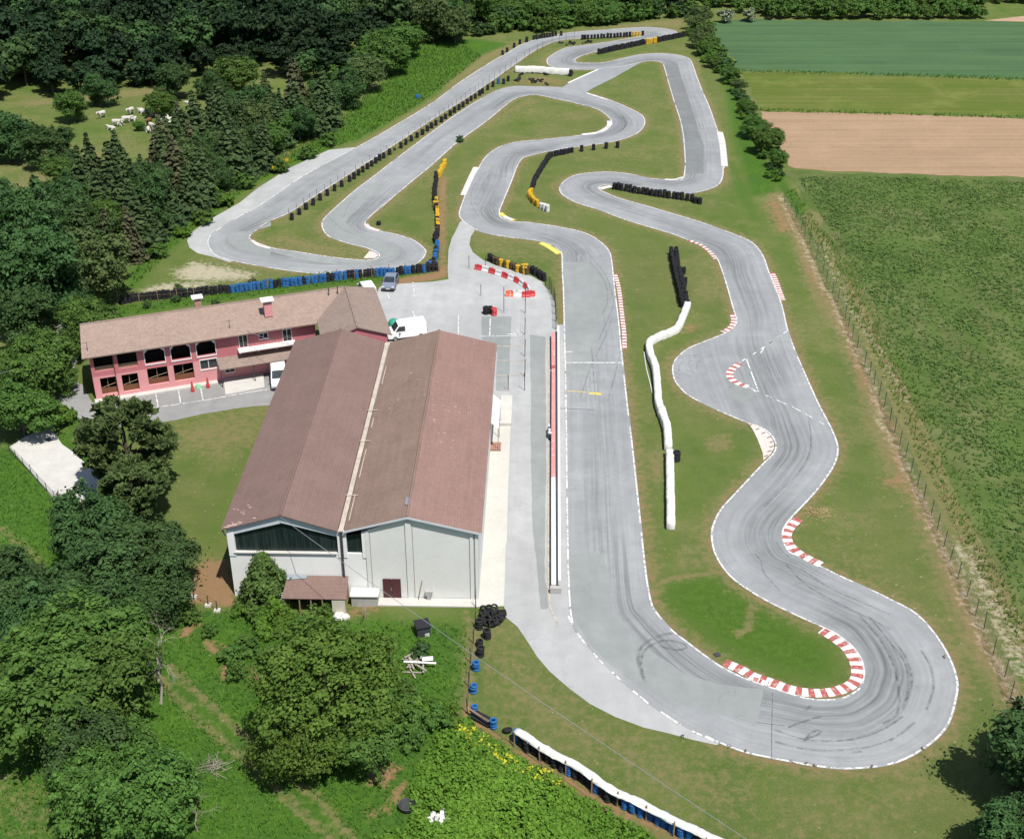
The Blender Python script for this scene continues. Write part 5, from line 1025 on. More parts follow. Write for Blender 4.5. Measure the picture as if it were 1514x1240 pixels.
# plastic barriers: red and white in turn
def barrier_mesh(mat):
    mb = MB(); P = [(-.27, 0), (.27, 0), (.25, .16), (.12, .32), (.09, .72), (-.09, .72), (-.12, .32), (-.25, .16)]; n = len(P)
    for x in (-.52, .52): mb.v += [(x, a, z) for a, z in P]
    mb.f.append(tuple(range(n))); mb.f.append(tuple(n+k for k in reversed(range(n)))); mb.mi += [0, 0]
    for k in range(n): mb.f.append((k, n+k, n+(k+1) % n, (k+1) % n)); mb.mi.append(0)
    mb.box((0, 0, .76), (.3, .12, .08)); mb.box((.56, 0, .3), (.09, .12, .4)); return mb.mesh('plastic_barrier', mat)
BM = {'r': barrier_mesh(REDP), 'w': barrier_mesh(WHT), 'o': barrier_mesh(ORANGEP)}
k52 = lambda pts: [(540+x/5.21, 370+y/5.21) for x, y in pts]
P = path(k52([(845,142),(905,156),(985,178),(1065,205),(1140,233),(1205,268),(1245,300),(1268,330)]), 1.13, True)
for i in range(len(P)-1):
    c = 'rw'[i % 2]; d_ = P[i+1]-P[i]; o = link('plastic_barrier', BM[c], None, ((P[i][0]+P[i+1][0])/2, (P[i][1]+P[i+1][1])/2, 0), math.atan2(d_[1], d_[0])+random.gauss(0, .05)); tag(o, ('red' if c == 'r' else 'white')+' plastic barrier in the curved chain across the paddock', 'barrier', 'curved chain of plastic barriers')
for k, (q, c, lb) in enumerate((((1112,352),'o','orange red plastic barrier at the left end of the short straight row'),((1145,352),'w','left white plastic barrier beside the orange one'),((1188,352),'w','right white plastic barrier of the short straight row'),((1240,358),'r','large red plastic barrier at the right of the short row'),((1275,352),'r','red plastic barrier where the short row meets the curved chain'))):
    p = at(*k52([q])[0]); o = link('plastic_barrier', BM[c], None, p, random.gauss(0, .06)); o.scale = (1, 1, 1.05); tag(o, lb, 'barrier', 'short straight row of plastic barriers')
for q, c, lb in (((930,490),'k','left black tyre stack next to the red one in the paddock'),((962,485),'k','middle black tyre stack touching the red one in the paddock'),((993,500),'r','red tyre stack standing in the paddock bays')): stack(*k52([q])[0], c, lb, 'tyre stacks in the paddock', 1.25, sz=.95)
# odds and ends
p = at(625, 936); bx = thing('covered_crate', 'black covered crate in the grass below the hangar', 'crate', p, .35); MB().box((0, 0, .5), (1.15, 1.0, 1.0)).build('body', DARKSTEEL, bx); MB().slab([(-.65, -.6, 1.08), (.65, -.6, 1.02), (.65, .6, 1.1), (-.65, .6, 1.14)], .05).build('lid', plain('black_tarp', (.02,.02,.025), .5, .2, 3), bx); MB().box((.25, -.52, .15), (.4, .06, .3)).build('paper', CONC, bx)
wp = thing('plank_pile', 'heap of old planks and rubble in the grass below the hangar', 'woodpile', at(616, 985))
for k in range(16):
    L = random.uniform(.8, 1.8); MB().box((random.gauss(0, .5), random.gauss(0, .5), .08+.03*k), (L, .14, .04), random.uniform(-.6, 2.4)).build('plank', DEADW, wp)
MB().box((.3, -.15, .58), (2.7, .18, .06), -.08).build('beam', TRIM, wp); MB().box((.9, .4, .5), (.9, .5, .05), .1).build('board', TRIM, wp)
def rubble(name, px, py, n, sp, label, mat, group=None, s=(.3, .7)):
    t = thing(name, label, 'rubble heap', at(px, py), 0, group)
    for k in range(n):
        b_ = MB(); b_.box((0, 0, 0), (random.uniform(*s), random.uniform(*s), random.uniform(.15, .4)), 0, taper=random.uniform(.6, 1)); o = b_.build('block', mat, t, (random.gauss(0, sp), random.gauss(0, sp*.7), .15)); o.rotation_euler = (random.gauss(0, .3), random.gauss(0, .3), random.random()*6)
rubble('rubble_heap', 503, 911, 9, .35, 'small heap of white blocks beside the lean-to shed', WHT); rubble('rubble_heap', 645, 1212, 13, .55, 'broken white blocks among the leaves at the bottom edge', WHT, None, (.15, .45))
tt = thing('water_trough', 'small round dark tub half hidden in leaves at the bottom', 'tub', at(602, 1196)); MB().lathe([(.001, .1), (.5, .1), (.62, .5), (.58, .52), (.45, .3), (.001, .28)], seg=18).build('basin', DARKSTEEL, tt); MB().lathe([(.6, .49), (.64, .52), (.6, .54), (.57, .51)], seg=18).build('rim', DARKSTEEL, tt)
hp = MB()
for k in range(240): x, y = random.gauss(0, .7), random.gauss(0, .45); z = max(0, .35-.3*(x*x+2*y*y))*random.random(); hp.tube([(x, y, z), (x+random.gauss(0, .25), y+random.gauss(0, .25), z+random.uniform(0, .12))], .012, 3)
tag(hp.build('hay_heap', plain('dry_hay', (.42,.30,.15), .95, .3, 5), None, at(1207, 758)), 'heap of dry cut grass at the tip of the right kerb', 'hay heap')
p = at(1060, 968); tag(MB().box((0, 0, .04), (.5, .5, .08)).build('drain_cover', DARKSTEEL, None, p, .4), 'small drain cover on the grass edge by the hairpin kerb', 'drain cover')
p = at(618, 145); tag(MB().box((0, 0, .3), (.9, .6, .6), .3, taper=.9).build('plastic_crate', BLUE, None, p), 'small blue crate in the grass beside the back straight', 'crate')
# overhead cables
def cable(a, b2, sag, label, r=.022, name='overhead_cable'):
    a, b2 = Vector(a), Vector(b2); P = [a+(b2-a)*f-Vector((0, 0, sag*4*f*(1-f))) for f in np.linspace(0, 1, 30)]; tag(MB().tube(P, r, 5).build(name, STEEL), label, 'cable')
pk = H0+hx*rl+hy*(-.3); pk.z = 8.75
cable(pk, at(1180, 1290, 7), .5, 'overhead cable running from the hangar gable to the bottom right'); cable(at(-60, 562, 7), at(96, 523, 5), .4, 'thin cable crossing the trees at the left edge')
cable(O+ux*fp(*s606(200, 560))[0]+Vector((0, 0, 6.0)), H0+hx*(x0+2.2)+hy*Ln*.93+Vector((0, 0, 8.1)), .5, 'thin cable from the pink house eaves to the hangar roof')
# ================================================================== VEGETATION
def leaf_quads(P, Nrm, size, aspect=1.5, spread=.6, bend=0):
    n = len(P); Nv = Nrm+rng.normal(0, spread, (n, 3)); Nv /= np.linalg.norm(Nv, axis=1, keepdims=True)
    a = np.cross(Nv, rng.normal(0, 1, (n, 3))); a /= np.maximum(np.linalg.norm(a, axis=1, keepdims=True), 1e-6); b_ = np.cross(Nv, a)
    s = (size*rng.uniform(.5, 1.5, n))[:, None]; a = a*s*aspect/2; b_ = b_*s/2
    V = np.stack([P-a-b_*.55, P+a*.1-b_, P+a, P+a*.1+b_], 1).reshape(-1, 3); return V, np.arange(4*n).reshape(n, 4)
LEAF = foliage('broad_leaf', (.044,.096,.018), (.090,.166,.032)); LEAFD = foliage('dark_leaf', (.031,.070,.021), (.064,.124,.036), .3); LEAFY = foliage('yellow_green_leaf', (.052,.095,.014), (.104,.155,.025)); LEAFO = foliage('olive_needles', (.042,.076,.022), (.084,.120,.036), .15)
LEAFC = foliage('spruce_needles', (.027,.052,.017), (.058,.092,.030), .15); LEAFB = foliage('brown_spruce', (.050,.058,.026), (.088,.086,.042), .15); LEAFF = foliage('flowering_leaf', (.05,.09,.03), (.09,.14,.05), .3, flower=((.5,.52,.40), .6)); LEAFW = foliage('shaded_forest_leaf', (.010,.026,.010), (.022,.046,.016), .2, .2); LEAFBR = foliage('bright_leaf', (.055,.125,.014), (.105,.20,.026)); TWIG = DEADW  # far wood: cloud shadow is put into its leaf colour, hence so dark
def crown(kind, R, H, zb, nl=6, clumps=130, per=46, size=.34, mat=LEAF, seed=1):
    """several lobes, each covered with clumps of leaves; gaps stay open between the clumps"""
    r = np.random.default_rng(seed); zc = (zb+H)/2; hz = (H-zb)/2
    lobes = [(np.array([0, 0, zc+.1*hz]), R*.50, hz*.90)]
    for k in range(nl):
        t = 2*math.pi*k/nl+r.uniform(-.4, .4); q = r.uniform(.45, .86)*R; lobes.append((np.array([q*math.cos(t), q*math.sin(t), zc+hz*r.uniform(-.55, .5)]), R*r.uniform(.28, .54), hz*r.uniform(.34, .62)))
    CP, CN = [], []
    while len(CP) < clumps:
        c, a, bz = lobes[r.integers(len(lobes))]; d = r.normal(0, 1, 3); d[2] = d[2]*.9+.25; d /= np.linalg.norm(d); p = c+d*np.array([a, a, bz])*r.uniform(.86, 1.08)
        if any((((p-c2)/np.array([a2, a2, b2]))**2).sum() < .55 for c2, a2, b2 in lobes): continue
        CP.append(p); CN.append(d*.7+np.array([0, 0, .5]))
    CP, CN = np.array(CP), np.array(CN); cr_ = R*.13
    idx = np.repeat(np.arange(clumps), per); off = r.normal(0, 1, (len(idx), 3))*np.array([cr_, cr_, cr_*.55])*r.uniform(.7, 1.3, clumps)[idx][:, None]
    off -= CN[idx]*(off*CN[idx]).sum(1, keepdims=True)*.35; spr = (r.random(clumps) < .34)[idx]; sd = CN+r.normal(0, .55, CN.shape); sd /= np.linalg.norm(sd, axis=1, keepdims=True); off[spr] = off[spr]*.42+sd[idx][spr]*(r.random((spr.sum(), 1))*R*.30); P = CP[idx]+off; Nn = CN[idx]+off/cr_*.35
    ni = clumps*per//7; li = r.integers(len(lobes), size=ni); d = r.normal(0, 1, (ni, 3)); d /= np.linalg.norm(d, axis=1, keepdims=True)
    Pi = np.array([lobes[k][0] for k in li])+d*np.array([[lobes[k][1], lobes[k][1], lobes[k][2]] for k in li])*r.uniform(.3, .85, (ni, 1)); P = np.vstack([P, Pi]); Nn = np.vstack([Nn, d])
    V, Fc = leaf_quads(P, Nn, size); tone = np.r_[np.repeat(r.random(clumps)**2*.8, per), np.zeros(ni)]
    return np_mesh('crown', V, Fc, mat, {'clump': np.repeat(tone, 4)})
def trunk_mesh(H, r0, limbs=6, seed=1, spread=2.):
    r = random.Random(seed); mb = MB(); mb.tube([(0, 0, 0), (.05*H*.2, .02, H*.3), (0, .06, H*.62), (0, 0, H*.85)], [r0, r0*.8, r0*.5, r0*.15], 7)
    for k in range(limbs):
        t = 2*math.pi*k/limbs+r.uniform(-.4, .4); z = H*r.uniform(.28, .55); q = spread*r.uniform(.7, 1.1); mb.tube([(0, 0, z), (q*.5*math.cos(t), q*.5*math.sin(t), z+H*.12), (q*math.cos(t), q*math.sin(t), z+H*.26)], [r0*.4, r0*.25, r0*.06], 5)
    return mb.mesh('trunk', BARK)
def spruce_crown(R, H, mat, seed, nw=20, size=.5):
    r = np.random.default_rng(seed); P, Nn, T_ = [], [], []
    for k in range(nw):
        f = k/(nw-1); z = H*(.06+.92*f); rad = R*(1-f)**.85*(1 if k % 2 else .86)+.12; nb = max(4, int(9*(1-f)+4)); t0 = r.random()*6
        for j in range(nb):
            t = t0+2*math.pi*j/nb+r.uniform(-.25, .25); L = rad*r.uniform(.72, 1.12); m_ = max(3, int(L*9)); s = np.linspace(.18, 1, m_); dx, dy = math.cos(t), math.sin(t); tone = r.random()**2
            w_ = .30*L*(1-s*.75)
            for sgn in (-1, 0, 1):
                px = s*L*dx-sgn*w_*dy*1.+r.normal(0, .06, m_); py = s*L*dy+sgn*w_*dx+r.normal(0, .06, m_); pz = z-.42*s*s*L*.6+.12*s*L+r.normal(0, .07, m_)-abs(sgn)*.10
                P.append(np.c_[px, py, pz]); Nn.append(np.tile(np.array([dx*.5-sgn*dy*.4, dy*.5+sgn*dx*.4, .9]), (m_, 1))); T_.append(np.full(m_, tone*.8))
    P, Nn, T_ = np.vstack(P), np.vstack(Nn), np.concatenate(T_); V, Fc = leaf_quads(P, Nn, size, 1.7, .35); return np_mesh('crown', V, Fc, mat, {'clump': np.repeat(T_, 4)})
def pine_crown(R, H, zb, mat, seed, clumps=120, per=70):
    r = np.random.default_rng(seed); CP = []
    while len(CP) < clumps:
        p = r.uniform(-1, 1, 3); q = (p**2).sum()
        if q > 1 or q < .30: continue
        CP.append((p[0]*R, p[1]*R, (zb+H)/2+p[2]*(H-zb)/2))
    CP = np.array(CP); idx = np.repeat(np.arange(clumps), per); d = r.normal(0, 1, (len(idx), 3)); d /= np.linalg.norm(d, axis=1, keepdims=True); d[:, 2] = abs(d[:, 2])*.8; P = CP[idx]+d*R*.14*r.uniform(.4, 1.1, (len(idx), 1)); V, Fc = leaf_quads(P, np.cross(d, r.normal(0, 1, d.shape)), .30, 2.4, .3); return np_mesh('crown', V, Fc, mat, {'clump': np.repeat(np.repeat(r.random(clumps)**2*.8, per), 4)})
PR = {}
def proto(k, R, H, crowns, tr): PR[k] = (R, H, crowns, tr)
BT = trunk_mesh(9, .26, 7, 3, 2.3)
proto('broad', 4., 9., [crown('b', 4, 9, 1.2, 11, 210, 84, .24, LEAF, s) for s in (1, 2, 3)], BT)
proto('dark', 4., 9., [crown('b', 4, 9, 1.0, 11, 210, 84, .24, LEAFD, s) for s in (4, 5, 6)], BT)
proto('yellow', 4., 9., [crown('b', 4, 9, .8, 13, 300, 90, .18, LEAFY, s) for s in (7, 8)], BT)
proto('olive', 4., 9., [crown('b', 4, 9, 1.2, 8, 170, 74, .25, LEAFO, s) for s in (9,)], BT)
proto('forest', 4., 10., [crown('b', 4, 10, 1.5, 5, 95, 34, .50, LEAFW, s) for s in (11, 12, 13)]+[crown('b', 4, 10, 1.5, 5, 95, 34, .50, LEAFD, 14)], trunk_mesh(10, .26, 5, 4, 2))
proto('spruce', 3., 11., [spruce_crown(3., 11, LEAFC, s, 15, .42) for s in (1, 2)]+[spruce_crown(3., 11, LEAFB, 3, 15, .42)], MB().tube([(0, 0, 0), (0, 0, 6), (0, 0, 10.6)], [.2, .12, .02], 7).mesh('trunk', BARK))
proto('pine', 4., 10., [pine_crown(4.4, 9.5, 2., LEAFO, 5, 150, 80)], trunk_mesh(10, .28, 8, 6, 2.6))
proto('bushy_conifer', 2.2, 6., [None], None)
proto('shrub', 1.6, 2.4, [crown('b', 1.6, 2.4, .05, 5, 60, 44, .20, m_, s) for m_, s in ((LEAF, 21), (LEAFBR, 22), (LEAFD, 23))], MB().tube([(0, 0, 0), (.05, 0, .8), (.1, .05, 1.5)], [.07, .05, .02], 5).mesh('stem', BARK))
proto('flower', 2.4, 4.5, [crown('b', 2.4, 4.5, .3, 5, 70, 44, .26, LEAFF, 31)], trunk_mesh(4.5, .12, 5, 8, 1.3))
proto('orchard', 2., 3.4, [crown('b', 2., 3.4, .6, 5, 55, 34, .30, LEAF, s) for s in (41, 42)], trunk_mesh(3.4, .10, 4, 9, 1.1))
# dense low conifer against the hangar wall
def cone_crown(seed, R=2.3, H=5.6):
    r = np.random.default_rng(seed); n = 210; CP = []; CN = []
    while len(CP) < n:
        f = r.random()**1.1; t = r.random()*6.283; rad = R*(1-f**1.5)**.9*(.82+.2*math.sin(5*t+f*9))*r.uniform(.85, 1.05); CP.append((rad*math.cos(t), rad*math.sin(t), .35+f*(H-.5))); CN.append((math.cos(t), math.sin(t), .55))
    CP, CN = np.array(CP), np.array(CN); per = 40; idx = np.repeat(np.arange(n), per); d = r.normal(0, .22, (len(idx), 3)); V, Fc = leaf_quads(CP[idx]+d, CN[idx]+d*2, .17, 1.9, .5); return np_mesh('crown', V, Fc, foliage('thuja', (.040,.078,.016), (.085,.140,.032), .2), {'clump': np.repeat(np.repeat(r.random(n)**2, per), 4)})
PR['bushy_conifer'] = (2.3, 5.6, [cone_crown(3)], MB().tube([(0, 0, 0), (0, 0, 5)], [.15, .03], 6).mesh('trunk', BARK))
NAMES = {'broad': ('broadleaf_tree', 'tree'), 'dark': ('broadleaf_tree', 'tree'), 'yellow': ('broadleaf_tree', 'tree'), 'olive': ('broadleaf_tree', 'tree'), 'forest': ('forest_tree', 'tree'), 'spruce': ('spruce_tree', 'tree'), 'pine': ('pine_tree', 'tree'), 'bushy_conifer': ('conifer_tree', 'tree'), 'shrub': ('shrub', 'shrub'), 'flower': ('flowering_tree', 'tree'), 'orchard': ('orchard_tree', 'tree')}
def plant(kind, x, y, s, label, group=None, sz=None, var=None, z=0):
    R, H, cs, tr = PR[kind]; nm, cat = NAMES[kind]
    t = link(nm, None, None, (x, y, z), random.random()*6.283) if False else thing(nm, label, cat, (x, y, z), random.random()*6.283, group); ar = random.uniform(.86, 1.18) if kind not in ('spruce', 'bushy_conifer') else random.uniform(.9, 1.2); t.scale = (s*ar, s/ar, (sz or s)*random.uniform(.9, 1.1))
    link('trunk' if kind != 'shrub' else 'stem', tr, t); link('crown' if kind != 'shrub' else 'foliage', cs[var % len(cs)] if var is not None else random.choice(cs), t); return t
def tree(px, py, Rpx, kind, label, group=None, hf=1., var=None):
    R, H = PR[kind][:2]; s = 1.
    for _ in range(5):
        p = at(px, py, .56*H*s*hf); s = Rpx/ppm(p)/R
    return plant(kind, p.x, p.y, s, label, group, s*hf, var)
# trees one can tell apart
for a in [
 (128,770,52,'dark','dark broadleaf tree at the near end of the white concrete yard'),(212,815,58,'dark','dark broadleaf tree below the pine, left of the red soil'),(150,852,62,'dark','dark broadleaf tree in the front of the clump left of the hangar'),(232,868,45,'dark','dark broadleaf tree nearest the fence on white footings'),(185,895,42,'dark','low dark broadleaf tree at the foot of the clump left of the hangar'),
 (25,868,58,'dark','dark tree cut by the left edge, above the big leafy mass'),(40,925,50,'dark','dark tree between the left edge and the dead tree'),
 (120,955,78,'broad','green tree at the top of the big leafy mass bottom left'),(65,1030,85,'broad','large green tree on the left edge of the leafy mass'),(155,1005,66,'broad','green tree right beside the tangled dead tree'),(115,1085,60,'dark','dark green tree low in the big leafy mass bottom left'),(185,1095,38,'broad','small green tree at the right foot of the leafy mass'),
 (140,1165,55,'broad','green tree in the bottom left corner group, left one'),(215,1185,65,'broad','green tree at the bottom edge beside the bare trunk'),(10,980,45,'dark','dark tree half outside the left edge'),
 (482,1030,84,'yellow','large yellow green tree in front of the hangar'),(432,1085,58,'yellow','lower left part tree of the yellow green group before the hangar'),(535,1085,50,'broad','dark green tree on the right foot of the large yellow green tree'),
 (185,655,62,'pine','broad pine between the white yard and the lane'),(195,718,48,'pine','lower pine with sparse grey needles behind the dark clump'),
 (48,535,48,'broad','mid green tree at the left edge beside the lane'),(28,600,40,'broad','mid green tree above the white yard, at the left edge'),(80,560,26,'broad','small green tree leaning over the lane at the left'),(128,478,36,'broad','bright green tree at the left end of the pink house'),(108,505,24,'broad','small leafy tree over the gravel lane at the house end'),
 (138,400,46,'olive','grey olive tree at the end of the tyre wall'),(45,410,62,'dark','large dark tree left of the grey olive tree'),(22,340,55,'dark','dark tree at the left edge above the lane'),(88,340,40,'dark','dark tree between the left edge trees and the conifers'),(35,465,38,'dark','dark tree at the left edge over the lane bend'),(100,440,30,'dark','dark bushy tree at the head of the gravel lane'),
 (8,195,36,'dark','dark tree at the left edge of the pasture'),(72,215,28,'dark','dark tree at the corner of the pasture'),(108,240,18,'dark','dark tree at the lower corner of the pasture'),(88,250,24,'broad','bright green tree at the lower edge of the pasture'),(75,285,20,'broad','green tree at the lower left edge of the pasture'),
 (106,156,20,'broad','round tree standing alone in the pasture'),(146,133,20,'dark','dark tree standing alone by the far pasture path'),(256,118,23,'dark','tall dark tree at the right end of the pasture'),(237,150,18,'broad','low tree beside the resting white cattle'),(350,108,26,'broad','green tree left of the conifer tops'),(312,122,20,'dark','dark tree between the pasture and the conifers'),(205,185,7,'broad','thin sapling among the cattle'),
 (575,75,28,'broad','green tree on the bank above the back straight'),(545,105,24,'olive','olive bush tree on the bank'),(510,130,24,'dark','dark tree on the bank beside the conifers'),(590,55,26,'broad','green tree at the top of the bank'),(640,30,26,'olive','pale brownish tree at the edge of the far wood'),(672,35,24,'olive','brownish tree at the edge of the far wood near the back straight'),
 (1585,1110,88,'dark','dark tree at the right edge casting shade on the grass'),(1505,1220,54,'dark','green tree in the bottom right corner'),
]: tree(*a)
tree(389, 853, 43, 'bushy_conifer', 'dense round conifer against the hangar front', None, .78)
plant('spruce', *at(1535, 1150)[:2], 1.05, 'tall dark spruce at the right edge')
# shrubs
k_ = 0
for px, py, r_, v in [(75,612,26,1),(95,608,18,1),(400,912,28,1),(430,918,24,1),(380,905,16,0),(455,925,22,0),(355,900,14,1),(340,965,18,0),(310,930,12,0),(365,950,18,0),(350,990,16,0),(395,975,18,0),(600,1050,30,0),(630,1040,24,1),(645,1060,22,0),(610,1085,22,0),(665,1055,18,1),(600,1020,16,0),(620,960,14,2),(480,900,12,0),(250,900,14,0),(280,910,14,0),(260,440,7,2),(265,425,7,2),(320,447,6,2),(373,415,7,2),(216,450,6,2),(385,422,5,2),(680,205,6,2),
                      (340,235,16,0),(330,290,16,1),(360,265,16,0),(415,245,12,0),(455,225,12,0),(485,205,12,0),(300,320,14,0),(270,340,12,1),(230,370,14,0)]:
    tree(px, py, r_, 'shrub', 'low leafy shrub on the overgrown ground left of the track', 'shrubs on the overgrown ground left of the track', 1., v)
for px, py, r_ in [(1036,22,15),(1045,40,16),(1036,58,14),(1050,62,13),(1060,76,14),(1048,84,12),(1072,92,13),(1064,102,9),(1082,108,14),(1092,126,11),(1098,142,11),(1106,158,12),(1022,48,8),(1100,170,9),(1030,32,12),(1042,50,13),(1040,70,12),(1055,70,11),(1055,90,11),(1065,84,12),(1076,100,11),(1085,116,10),(1078,120,8),(1090,134,9),(1100,150,9),(1108,168,9),(1112,176,10),(1120,200,11),(1127,215,10),(1142,222,11),(1145,245,10),(1152,255,8)]:
    tree(px, py, r_, random.choice(('broad', 'shrub', 'shrub', 'olive')) if r_ > 10 else 'shrub', 'leafy bush in the hedge between the track and the fields', 'hedge between the track and the fields', .75)
for px, py, r_, lb in [(1117,185,17,'upper dark bush tree beside the ploughed field'),(1135,205,20,'large bush tree beside the ploughed field'),(1150,235,13,'lower yellowish bush tree beside the ploughed field')]: tree(px, py, r_, 'broad', lb, None, .9)
for px, py, r_ in [(1128,228,8),(1140,255,9),(1150,262,7)]: tree(px, py, r_, 'shrub', 'low bush at the lower end of the field hedge', 'low bushes at the end of the field hedge')
for px, py, lb in [(1073,22,'left white flowering tree beside the wheat field'),(1108,20,'right white flowering tree beside the wheat field')]: tree(px, py, 11, 'flower', lb)
# woods
def scatter(poly_px, sp, jit=.35, world=None):
    poly = world or [tuple(at(x, y))[:2] for x, y in poly_px]; A = np.array(poly); lo, hi = A.min(0), A.max(0); X, Y = np.meshgrid(np.arange(lo[0], hi[0], sp), np.arange(lo[1], hi[1], sp*.9)); X = X+(np.arange(X.shape[0]) % 2)[:, None]*sp/2
    Q = np.stack([X.ravel(), Y.ravel()], 1)+rng.normal(0, sp*jit*.5, (X.size, 2)); return Q[inside(Q, poly)]
CONI = [(50,330),(110,310),(190,292),(235,245),(262,225),(330,180),(420,168),(492,182),(470,206),(425,232),(360,270),(300,312),(250,345),(205,380),(180,412),(150,420),(100,380)]
for x, y in scatter(CONI, 4.1):
    s = random.uniform(.62, 1.12)
    if random.random() < .34: plant(random.choice(('dark', 'dark', 'olive', 'broad')), x, y, s*.72, 'bushy tree among the conifers of the wood left of the back straight', 'bushy trees among the conifers', s*.85)
    else:
        t = plant('spruce', x, y, s*1.1, 'spruce in the dense conifer wood left of the back straight', 'spruces of the wood left of the back straight', s*.98, var=random.choice((0, 0, 0, 1, 1, 1, 2))); t.rotation_euler = (random.gauss(0, .04), random.gauss(0, .04), random.random()*6)
at_w = lambda x, y: tuple(at(x, y))[:2]
FW = [at_w(-140,170), at_w(0,157), at_w(60,147), at_w(120,141), at_w(240,132), at_w(330,118), at_w(400,104), at_w(440,128), at_w(505,120), at_w(560,68), at_w(610,58), at_w(690,57), at_w(735,48), at_w(765,44), at_w(810,46), at_w(880,36), at_w(960,28), at_w(1010,24), at_w(1030,18), at_w(1050,2), (40, 352), (-160, 352), (-165, 300)]
n0 = 0
for x, y in scatter(None, 7.7, .45, FW):
    s = random.uniform(.85, 1.2); near_edge = segdist(np.array([[x, y]]), FW)[0] < 7; cols_ = (random.choice((0, 1, 2, 3)))
    k = 'forest'
    if (x > 5 or (x > -25 and y < 330)) and random.random() < .55: k = 'broad'; s *= .9
    plant(k, x, y, s*(.82 if near_edge else 1), 'tree of the dark broadleaf wood behind the track', 'trees of the dark wood behind the track', s*(.7 if near_edge else 1.05), var=cols_)
for i in range(8, len(FW)-5):
    a, b2 = np.array(FW[i]), np.array(FW[i+1]); L = np.linalg.norm(b2-a)
    for f in np.arange(0, 1, 3.2/max(L, 3.2)):
        q = a+(b2-a)*f+rng.normal(0, .9, 2); plant('shrub', q[0], q[1], random.uniform(.9, 1.9), 'low bush along the near edge of the dark wood', 'bushes along the edge of the dark wood', random.uniform(.9, 1.9), random.choice((0, 0, 2)))
OW = [at_w(1045,12), at_w(1060,17), at_w(1120,27), at_w(1200,28.5), at_w(1300,29.5), at_w(1440,31), at_w(1530,30), at_w(1700,34), at_w(1600,-28), at_w(1040,-28)]
rows_ = np.arange(OW[2][1], 402, 6.2)
for yy in rows_:
    for xx in np.arange(50, 190, 3.6):
        q = np.array([[xx+rng.normal(0, .3), yy+rng.normal(0, .3)]])
        if yy < 372 and inside(q, OW)[0] and not (1448 < CX+F*(xx)/(yy*ct+70*st) and yy < 335): plant('orchard', q[0][0], q[0][1], random.uniform(.9, 1.25), 'round orchard tree in the rows beyond the wheat field', 'orchard trees beyond the wheat field')
# bare trees
def bare(px, py, H, seed, label, name='dead_tree', spread=.6, droop=0., levels=4):
    r = random.Random(seed); mb = MB()
    def grow(p, d, L, rad, lv):
        q = p+d*L; mid_ = (p+q)/2+Vector((r.gauss(0, .06*L), r.gauss(0, .06*L), 0)); mb.tube([p, mid_, q], [rad, rad*.8, rad*.6], 5, cap=False)
        if lv == 0: return
        for k in range(r.choice((2, 3, 3))): e_ = (d+Vector((r.gauss(0, spread), r.gauss(0, spread), r.gauss(-droop, .3)))).normalized(); grow(p+d*L*r.uniform(.55, 1), e_, L*r.uniform(.55, .8), rad*.55, lv-1)
    grow(Vector((0, 0, 0)), Vector((.05, .05, 1)).normalized(), H*.34, H*.014, levels); t = thing(name, label, 'dead tree', at(px, py)); o = mb.build('trunk', DEADW, t)
bare(292, 1228, 4.6, 5, 'bare dead trunk with few branches near the bottom edge', spread=.5); bare(238, 1040, 8.5, 8, 'tangled dead tree drooping beside the green leafy mass', spread=.6, droop=.35, levels=6); bare(540, 915, 2.8, 12, 'leafless grey bush in front of the white tank', 'bare_bush', .9, .1, 5)
br = MB(); 
for k in range(70): x, y = random.gauss(0, .5), random.gauss(0, .4); br.tube([(x, y, .05+random.random()*.3), (x+random.gauss(0, .6), y+random.gauss(0, .5), .05+random.random()*.3)], .015, 3)
tag(br.build('brushwood_pile', DEADW, None, at(315, 1133)), 'small pile of cut branches in the grass bottom left', 'brush pile')
